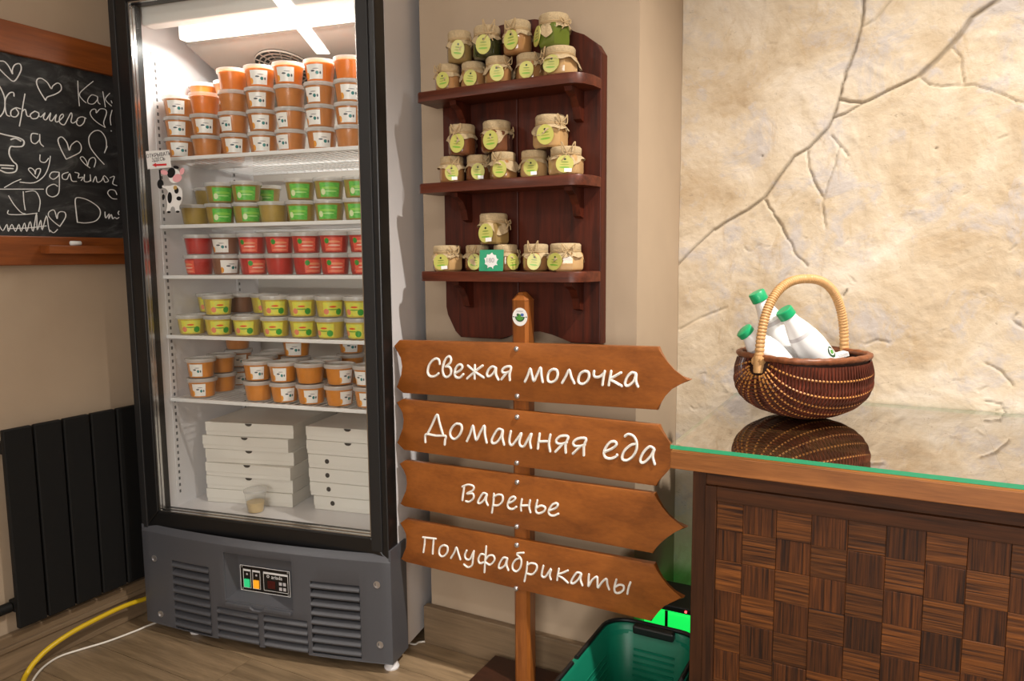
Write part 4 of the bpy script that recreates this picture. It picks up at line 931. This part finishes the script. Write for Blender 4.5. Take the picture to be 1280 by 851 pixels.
# ================================================================== WICKER BASKET
BC = onz(1001, 520, CTOP); BC.z = CTOP
RGT = Vector((math.cos(YAW), math.sin(YAW), 0)); DEP = Vector((-math.sin(YAW), math.cos(YAW), 0))
PHI = math.radians(25); ba, bb, bh = .109, .109, .124
bk = thing('wicker_basket', 'round dark wicker basket with pale cane handle on the glass counter', 'basket', BC, YAW+PHI)
def bsurf(t, psi, off=0):
    """t 0..1 from left foot to right foot, psi 0..1 from front rim under the basket to the back rim"""
    th = math.pi*t; ct_ = -math.cos(th); s = max(0.0, math.sin(th))**.55
    a = math.pi*psi; cy_ = -math.cos(a); sz = max(0.0, math.sin(a))**.56
    flat = 1+.05*math.sin(math.pi*psi)*s
    x = ba*ct_*flat*(1+.03*math.sin(a)); y = bb*math.copysign(abs(cy_)**.72, cy_)*s; z = bh-(bh-.004)*sz*(s**.85)
    k_ = (bh-z)/bh; g__ = 1+.065*math.sin(math.pi*min(1.0, k_*1.05)); P = Vector((x*g__, y*g__, z)); C_ = Vector((0, 0, bh*.9)); d = (P-C_).normalized()
    P = P+d*off; P.z = max(P.z, .0022); return P
NR = 13
ribs = [(k+.5)/NR for k in range(NR)]
for pz in ribs: MB().tube([bsurf(.02+.96*i/30, pz, .0012) for i in range(31)], .0021, 5).build('rib', M['wicker_rib'], bk, 60)
NW = 92
wv = [MB(), MB()]
for w_ in range(NW):
    t = .022+.956*(w_+.5)/NW; par = w_ % 2; pts = []
    n_ = NR*4
    for i in range(n_+1):
        pz = .004+.992*i/n_; ph = (pz*NR-.5+par)*math.pi; pts.append(bsurf(t, pz, .0017*math.cos(ph)))
    wv[par].tube(pts, .00215, 5)
M['wicker2'] = plain('dark_wicker_reddish', srgb(94, 42, 27), .4, var=.5, vscale=50, coat=.2)
for k in (0, 1):
    o = wv[k].build('weave', M['wicker'] if k == 0 else M['wicker2'], bk, 60); o['kind'] = 'stuff'
ln = MB(); a_, b_n = 30, 24
for i in range(a_+1):
    for j in range(b_n+1): ln.v.append(tuple(bsurf(i/a_, j/b_n, -.004)))
for i in range(a_):
    for j in range(b_n): ln.f.append((i*(b_n+1)+j, (i+1)*(b_n+1)+j, (i+1)*(b_n+1)+j+1, i*(b_n+1)+j+1))
ln.build('lining', M['wicker_in'], bk, 180)
for s, k in ((0, 0.0), (1, 1.0)):
    pass
rim = [bsurf(i/40, 0.0) for i in range(41)]+[bsurf(1-i/40, 1.0) for i in range(1, 40)]
rr = MB().tube([p+Vector((0, 0, .001)) for p in rim], [.0062+.0007*math.sin(i*2.2) for i in range(len(rim))], 8, closed=True); rr.build('rim', M['wicker_rib'] if False else plain('rim_wicker', srgb(122, 70, 40), .45, var=.35, vscale=120), bk, 60)
hp = []; HH = .150
for i in range(241):
    a = math.pi*i/240; c_, s_ = -math.cos(a), math.sin(a)
    hp.append(Vector((math.copysign(abs(c_)**.80, c_)*(ba+.004), 0, bh-.024+(HH+.022)*s_**.74)))
MB().tube(hp, [.0086+(.0006 if i % 3 else -.0009) for i in range(241)], 10).build('handle', M['cane'], bk, 50)
for s in (-1, 1):
    MB().tube([(s*(ba+.003), -.012+i*.004, bh-.006+.002*math.sin(i*2)) for i in range(7)], .0098, 8).build('handle_binding', M['cane'], bk, 60)
    MB().tube([(s*(ba+.004), 0, bh-.028+.004*i) for i in range(9)], [.0102+.0008*(i % 2) for i in range(9)], 10).build('handle_binding', M['cane'], bk, 60)

# ------------------------------------------------------------------ bottles in the basket
def bp(x, y, dd): return onplane(x, y, BC+DEP*dd, DEP)
BOT = None
def bottle(cap, base, dc, db, label, logo=False):
    a, b = bp(base[0], base[1], db), bp(cap[0], cap[1], dc); d = b-a; L = d.length
    t = thing('milk_bottle', label, 'bottle', a, 0, 'milk bottles in the wicker basket'); t.rotation_mode = 'QUATERNION'
    t.rotation_quaternion = d.to_track_quat('Z', 'Y')
    r = .0315; s = L
    prof = [(.004, 0), (r*.9, 0), (r, .006), (r, s*.40), (r*.99, s*.46), (r*.90, s*.58), (r*.70, s*.72), (r*.50, s*.83), (r*.44, s*.90)]
    MB().lathe(prof, 28).build('bottle_body', M['milk'], t, 60)
    MB().lathe([(r*.845, s*.625), (r*.83, s*.635), (r*.66, s*.735), (r*.645, s*.745)], 28, cap=False).build('neck_band', M['band'], t, 60)
    MB().lathe([(r*.50, s*.895), (r*.53, s*.90), (r*.53, s*.99), (r*.48, s), (.002, s)], 28).build('cap', M['milk_cap'], t, 40)
    if logo:
        n = 20; C0 = s*.30
        for nm, mt, aw, zh, rr_ in (('label_mark', M['em_dk'], .30, .012, .0004), ('label_mark', M['paper'], .20, .007, .0007), ('label_mark', M['em_green'], .14, .0045, .0010)):
            vs = []
            ang0 = math.atan2(*reversed([x for x in (t.rotation_quaternion.inverted() @ (RGT*.75-DEP*.66))[:2]]))
            for k in range(n):
                q = 2*math.pi*k/n; aa = ang0+aw*math.cos(q); vs.append(((r+rr_)*math.cos(aa), (r+rr_)*math.sin(aa), C0+zh*math.sin(q)))
            MB().add(vs, [tuple(range(n))]).build(nm, mt, t)
    return t
bottle((945, 365), (1000, 468), .070, .066, 'white milk bottle with green cap, tallest and behind the handle')
bottle((979, 387), (1040, 470), -.010, -.004, 'white milk bottle with green cap, rightmost in the wicker basket', True)
bottle((929, 412), (980, 463), .0, .002, 'white milk bottle with green cap leaning lowest over left rim')
pk = bp(1040, 446, .02)
pc = thing('white_packet', 'small white packet with grey stripes beside the bottles', 'packet', pk, YAW)
MB().box(-.030, .030, -.012, .012, -.006, .004, .002).xf(Matrix.Rotation(math.radians(-16), 4, 'Y')).build('packet_body', M['paper'], pc)
for k in range(3): MB().box(-.028, .028, -.0126, -.0118, -.0042+k*.003, -.0030+k*.003).xf(Matrix.Rotation(math.radians(-16), 4, 'Y')).build('stripe', M['band'], pc)

# ================================================================== GREEN SHOPPING BASKET
GX0, GX1, GY0, GY1, GZ = -.520, -.316, 1.035, 1.392, .205
gb = thing('shopping_basket', 'dark green plastic shopping basket with black handles on the floor', 'basket', ((GX0+GX1)/2, (GY0+GY1)/2, 0))
gx, gy = (GX1-GX0)/2, (GY1-GY0)/2
def rrect(hx, hy, r, z, n=6):
    P = []
    for sx, sy, a0 in ((1, 1, 0), (-1, 1, 90), (-1, -1, 180), (1, -1, 270)):
        for k in range(n+1):
            a = math.radians(a0+90*k/n); P.append((sx*(hx-r)+r*math.cos(a), sy*(hy-r)+r*math.sin(a), z))
    return P
gm = MB(); ringsG = [(gx-.040, gy-.040, .03, .002), (gx-.034, gy-.034, .035, .006), (gx-.014, gy-.014, .045, GZ-.012), (gx-.002, gy-.002, .05, GZ-.008), (gx, gy, .05, GZ-.004), (gx, gy, .05, GZ), (gx-.010, gy-.010, .045, GZ), (gx-.013, gy-.013, .045, GZ-.004), (gx-.037, gy-.037, .032, .010)]
n0 = len(rrect(1, 1, .1, 0))
for a in ringsG: gm.v += rrect(*a)
for a in range(len(ringsG)-1):
    for b in range(n0): gm.f.append((a*n0+b, a*n0+(b+1) % n0, (a+1)*n0+(b+1) % n0, (a+1)*n0+b))
gm.f += [tuple((len(ringsG)-1)*n0+b for b in range(n0)), tuple(range(n0))[::-1]]
gm.build('basket_body', M['green_plastic'], gb, 40)
rb = MB()
for k in range(9):        # moulded ribs on the inner walls
    z = .05+k*.013; f = (z/GZ); rb.box(-gx+.06, gx-.06, gy-.0385+.024*f-.001, gy-.0375+.024*f, z, z+.004).box(-gx+.0365-.024*f, -gx+.0375-.024*f+.0006, -gy+.07, gy-.07, z, z+.004)
rb.build('wall_ribs', M['green_plastic'], gb)
for s in (1, -1):
    p = rrect(gx-.0055, gy-.0055, .048, GZ+.003)
    hnd = [Vector(q) for q in p if q[1]*s > -.02]
    hnd.sort(key=lambda q: math.atan2(q.y*s, q.x))
    hnd = [Vector((gx-.0055, -s*.01, GZ+.003))]+hnd+[Vector((-gx+.0055, -s*.01, GZ+.003))] if s > 0 else [Vector((gx-.0055, -.03, GZ+.003))]+[q for q in hnd if q.y < -.03]+[Vector((-gx+.0055, -.03, GZ+.003))]
    MB().tube(hnd, .0045, 8).build('handle', M['black_plastic'], gb, 60)
    MB().box(-.042, .042, min(s*(gy-.030), s*(gy-.0125)), max(s*(gy-.030), s*(gy-.0125)), GZ-.012, GZ+.006, .004).build('handle_grip', M['black_plastic'], gb)

# ------------------------------------------------------------------ glowing box in the corner behind the counter
nb = thing('charger_box', 'black charger box glowing green in the corner behind the counter', 'charger', (-.40, 1.56, 0))
MB().box(-.085, .075, -.06, .06, .0, .130, .004).build('case', M['black_plastic'], nb)
MB().box(-.082, .072, -.058, .058, .130, .187, .006).build('light_window', emit('green_glow', srgb(20, 215, 80), 1.3), nb)
MB().box(-.085, .075, -.06, .06, .188, .202, .003).build('case_lid', M['black_plastic'], nb)
for sx in (-.03, .03): MB().box(sx-.003, sx+.003, -.0605, -.0585, .130, .188).build('window_bar', M['black_plastic'], nb)
q = ony(857.3, 754.5, 1.498); MB().box(q.x+.40-.002, q.x+.40+.002, -.0625, -.059, .193, .197).build('red_indicator', emit('red_led', srgb(255, 60, 60), 6), nb)

# ================================================================== RADIATOR
RXF = -1.752
rd = thing('radiator', 'black flat-panel radiator with five vertical sections on left wall', 'radiator', (RXF, 1.045, .117))
RW = .0672
for k in range(5):
    y0 = .877+k*RW-1.045; MB().box(-.014, 0, y0+.0022, y0+RW-.0022, 0, .462, .003).build('section', M['radiator'], rd)
    MB().box(-.036, -.014, y0+.022, y0+RW-.022, .02, .445).build('section_core', M['radiator'], rd)
for z in (.035, .405): MB().box(-.040, -.015, .880-1.045, .877+5*RW-1.045-.003, z, z+.028, .003).build('manifold', M['radiator'], rd)
vq = MB().tube([(-.028, -.168, .048), (-.028, -.200, .048)], .012, 12).tube([(-.028, -.200, .048), (-.028, -.206, .048)], .015, 12).tube([(-.028, -.206, .048), (-.028, -.235, .048)], .009, 12).tube([(-.044, -.232, .048), (-.004, -.232, .048)], .012, 12)
vq.build('valve', M['radiator'], rd, 50)
for z in (.10, .37): MB().box(-.0475, -.036, -.02, .02, z, z+.02).build('wall_bracket', M['radiator'], rd)

# ================================================================== CHALKBOARD
KX = LEFT_X+.010
cb = thing('chalkboard', 'wood-framed chalkboard with white chalk hearts and handwriting on left wall', 'chalkboard', (LEFT_X, .9, .94))
def kl(p): return (p[0]-LEFT_X, p[1]-.9, p[2]-.94)
m, nt, b = newmat('chalkboard_slate'); b.inputs['Roughness'].default_value = .75
f = noise_tex(nt, coords(nt, (1, 1.2, 3.0)), 7, 6, .65, 1.2)
nt.links.new(ramp(nt, f, [(.36, srgb(13, 13, 14)), (.55, srgb(44, 44, 44)), (.72, srgb(92, 92, 91))]), b.inputs['Base Color'])
kz = [onx(0, yy, KX+.012).z for yy in (22.6, 62.8, 294.2, 332)]
MB().box(.0005, .010, .40-.9, 1.26-.9, kz[2]-.01-.94, kz[1]+.01-.94).build('slate', m, cb)
MB().box(.0005, .022, .38-.9, 1.28-.9, kz[1]-.94, kz[0]-.94, .002).build('frame_rail', M['chalk_frame'], cb)
MB().box(.0005, .022, .38-.9, 1.28-.9, kz[3]-.94, kz[2]-.94, .002).build('frame_rail', M['chalk_frame'], cb)
MB().box(.0005, .0215, .38-.9, .43-.9, kz[2]-.94, kz[1]-.94, .002).build('frame_stile', M['chalk_frame'], cb)
MB().box(.0005, .0215, 1.23-.9, 1.28-.9, kz[2]-.94, kz[1]-.94, .002).build('frame_stile', M['chalk_frame'], cb)
la = onx(62, 311, KX+.05); lb_ = onx(62, 306.5, KX+.05); lc_ = onx(62, 317, KX+.05)
LY0, LZ1, LZ0 = la.y, lb_.z, lc_.z
MB().box(.0222, .060, LY0-.9, 1.24-.9, LZ0-.94, LZ1-.94, .0015).build('chalk_ledge', M['chalk_frame'], cb)
ck = onx(94.5, 303.5, KX+.036)
chk = tag(MB().tube([(0, -.013, 0), (0, -.0115, 0), (0, .0115, 0), (0, .013, 0)], [.0035, .0055, .0055, .0035], 12).build('chalk_stick', M['chalk'], None, 60, (LEFT_X+.046, ck.y, LZ1+.0058)), 'short stick of white chalk on the chalkboard ledge', 'chalk')
k1 = lambda L: [(x/7.094, 60+y/7.094) for x, y in L]; k2 = lambda L: [(x/5.675, 150+y/5.675) for x, y in L]
CH = [('chalk_heart', [k1([(-30,110),(0,115),(40,120),(80,165),(112,230),(110,195),(130,150),(170,138),(188,165),(180,215),(125,295),(60,250),(0,190),(-30,160)])], .0026),
 ('chalk_heart', [k1([(405,465),(350,375),(325,310),(335,275),(370,270),(420,305),(455,360),(470,335),(510,310),(540,330),(540,375),(490,410),(420,435),(405,465)])], .0026),
 ('chalk_word', [k1(s) for s in ([(690,290),(695,400),(705,515)], [(828,295),(760,350),(705,410),(740,465),(765,485)], [(865,430),(815,415),(780,455),(785,490),(830,495),(865,455),(865,430),(870,480),(890,498)], [(912,385),(925,460),(935,525)], [(975,400),(935,455),(990,515)], [(985,465),(995,490)])], .0022),
 ('chalk_heart', [k1([(935,705),(920,660),(945,580),(935,545),(890,540),(855,575),(850,545),(820,545),(800,575),(820,620),(870,665),(935,705)]), k1([(995,550),(978,620),(985,685)]), k1([(983,731),(990,738)])], .0022),
 ('chalk_word', [k1(s) for s in ([(-20,320),(0,345),(35,420),(45,500),(30,570),(0,610)], [(125,430),(120,395),(85,400),(50,450),(45,520),(60,590),(90,605)], [(140,530),(100,555),(100,600),(140,610),(165,575),(140,530),(185,540)], [(222,405),(205,500),(190,600),(172,695)],
   [(200,560),(225,545),(240,600),(270,605)], [(310,560),(270,590),(285,625),(330,620),(345,580),(310,560)], [(345,600),(365,610),(400,575),(385,620),(410,635),(450,575),(440,630),(460,645),(500,590),(490,640),(510,655),(560,610),(555,585),(530,610),(530,660),(570,680),(605,620),(630,575),(640,600),(630,650),(650,665),(690,640)], [(765,625),(730,610),(690,625),(680,670),(710,690),(745,660),(755,615)])], .0026),
 ('chalk_word', [k2(s) for s in ([(270,100),(225,98),(222,150),(250,168),(280,140),(282,100),(285,160),(310,188)],)], .0026),
 ('chalk_heart', [k2([(470,278),(430,200),(412,140),(440,120),(475,160),(492,215),(505,180),(545,150),(575,180),(570,225),(520,255),(470,278)])], .0026),
 ('chalk_loop', [k2([(740,315),(690,260),(640,190),(632,120),(670,78),(715,80),(750,130),(755,190),(740,235),(762,185)])], .0026),
 ('chalk_heart', [k2([(640,340),(600,310),(570,270),(590,262),(615,295),(622,325),(635,280),(665,265),(680,290),(668,335)])], .0022),
 ('chalk_heart', [k2([(262,415),(230,385),(202,350),(220,340),(245,360),(250,385),(258,350),(285,345),(285,370),(262,415)])], .0024),
 ('chalk_word', [k2(s) for s in ([(285,245),(285,290),(320,300),(345,270)], [(358,255),(345,330),(310,400),(240,445),(140,440)], [(415,370),(370,370),(352,400),(380,420),(415,395),(420,370),(422,450),(415,520),(375,545),(335,525),(335,480),(380,455),(410,470)], [(485,370),(445,385),(445,415),(475,420),(495,380),(510,430),(545,435)],
   [(530,370),(560,380),(555,410),(590,405),(575,430)], [(600,385),(600,435),(640,430),(640,385),(645,435)], [(660,440),(680,400),(690,440),(720,430),(740,395),(770,430),(745,440),(735,410)], [(780,410),(812,400),(800,450),(830,465)], [(830,560),(795,555),(765,520),(780,495),(815,500),(830,530)])], .0024),
 ('chalk_word', [k2(s) for s in ([(550,725),(540,640),(535,565),(560,550),(630,570),(700,620),(712,670),(680,715),(610,730),(550,725)], [(745,650),(750,695),(775,665),(772,700),(790,670),(800,700),(815,690),(830,700),(845,690)], [(845,645),(838,660),(845,672)])], .0026),
 ('chalk_drawing', [k2(s) for s in ([(-20,85),(0,95),(60,110),(130,125),(170,150),(160,185),(110,190),(75,190),(65,240),(90,290),(120,320),(110,365),(50,375),(0,355)], [(0,320),(50,322),(100,325)], [(75,140),(110,130),(150,150)], [(10,340),(95,345)])], .0034),
 ('chalk_drawing', [k2(s) for s in ([(60,535),(100,600),(150,655),(180,665)], [(165,505),(170,580),(180,640)], [(-10,490),(160,490),(310,490)], [(180,510),(250,505),(285,570),(275,650)], [(60,640),(62,668),(170,670),(265,660)], [(30,480),(100,440),(150,420)])], .0022),
 ('chalk_drawing', [k2([(-10,735),(20,785),(50,740),(60,790),(85,740),(110,790),(135,740),(150,790),(175,730),(190,790),(215,720),(235,790),(260,660),(265,780),(290,710),(300,780),(330,680),(345,760),(355,795)]), k2([(355,780),(380,800),(410,775)]), k2([(60,770),(200,765),(330,750)])], .0022),
 ('chalk_heart', [k2([(425,755),(380,720),(345,680),(350,650),(385,640),(405,700),(412,665),(430,650),(460,655),(465,690),(425,755)])], .0024)]
for nm, strokes, wd in CH:
    mb = MB()
    for s in strokes:
        pts = smooth_line([onx(x, y, KX+.0006) for x, y in s], 4)
        P = [kl(p) for p in pts]
        mb.tube([(min(p[0], .0103), p[1], p[2]) for p in P], wd*.50, 5)
    mb.build(nm, M['chalk'], cb, 60)

# ================================================================== HOSE AND CABLES
fl2 = lambda L: [(x/4.454, 660+y/4.454) for x, y in L]
hs = []
for x, y in fl2([(860,374),(700,430),(550,500),(400,580),(270,670),(190,750),(150,810),(130,851),(118,900),(110,960)]):
    p = onx(x, y, -1.742)
    if p.z < .008: p = onz(x, y, .008)
    hs.append(p)
hs = [Vector((-1.770, 1.42, hs[0].z-.01)), Vector((-1.758, 1.28, hs[0].z))]+hs
tag(MB().tube(smooth_line(hs, 6), .0060, 10).build('hose', M['yellow'], None, 60), 'yellow hose running along the left wall below the radiator', 'hose')
wc = [onz(x, y, .0032) for x, y in fl2([(880,522),(760,570),(600,630),(450,675),(330,715),(240,775),(185,845),(170,900),(160,960)])]
tag(MB().tube(smooth_line([Vector((wc[0].x+.06, wc[0].y+.20, .0032))]+wc, 6), .0026, 8).build('cable', M['cable'], None, 60), 'thin white cable on the floor beside the yellow hose', 'cable')
fr_ = lambda L: [(460+x/5.2875, 690+y/5.2875) for x, y in L]
wc = [onz(x, y, .0032) for x, y in fr_([(285,605),(340,594),(400,590),(440,597),(560,635),(700,665),(865,695)])]
wc = [Vector((wc[0].x-.10, wc[0].y+.02, .0032))]+wc
tag(MB().tube(smooth_line(wc, 6), .0024, 8).build('cable', M['cable'], None, 60), 'white cable on the floor between fridge and sign base', 'cable')
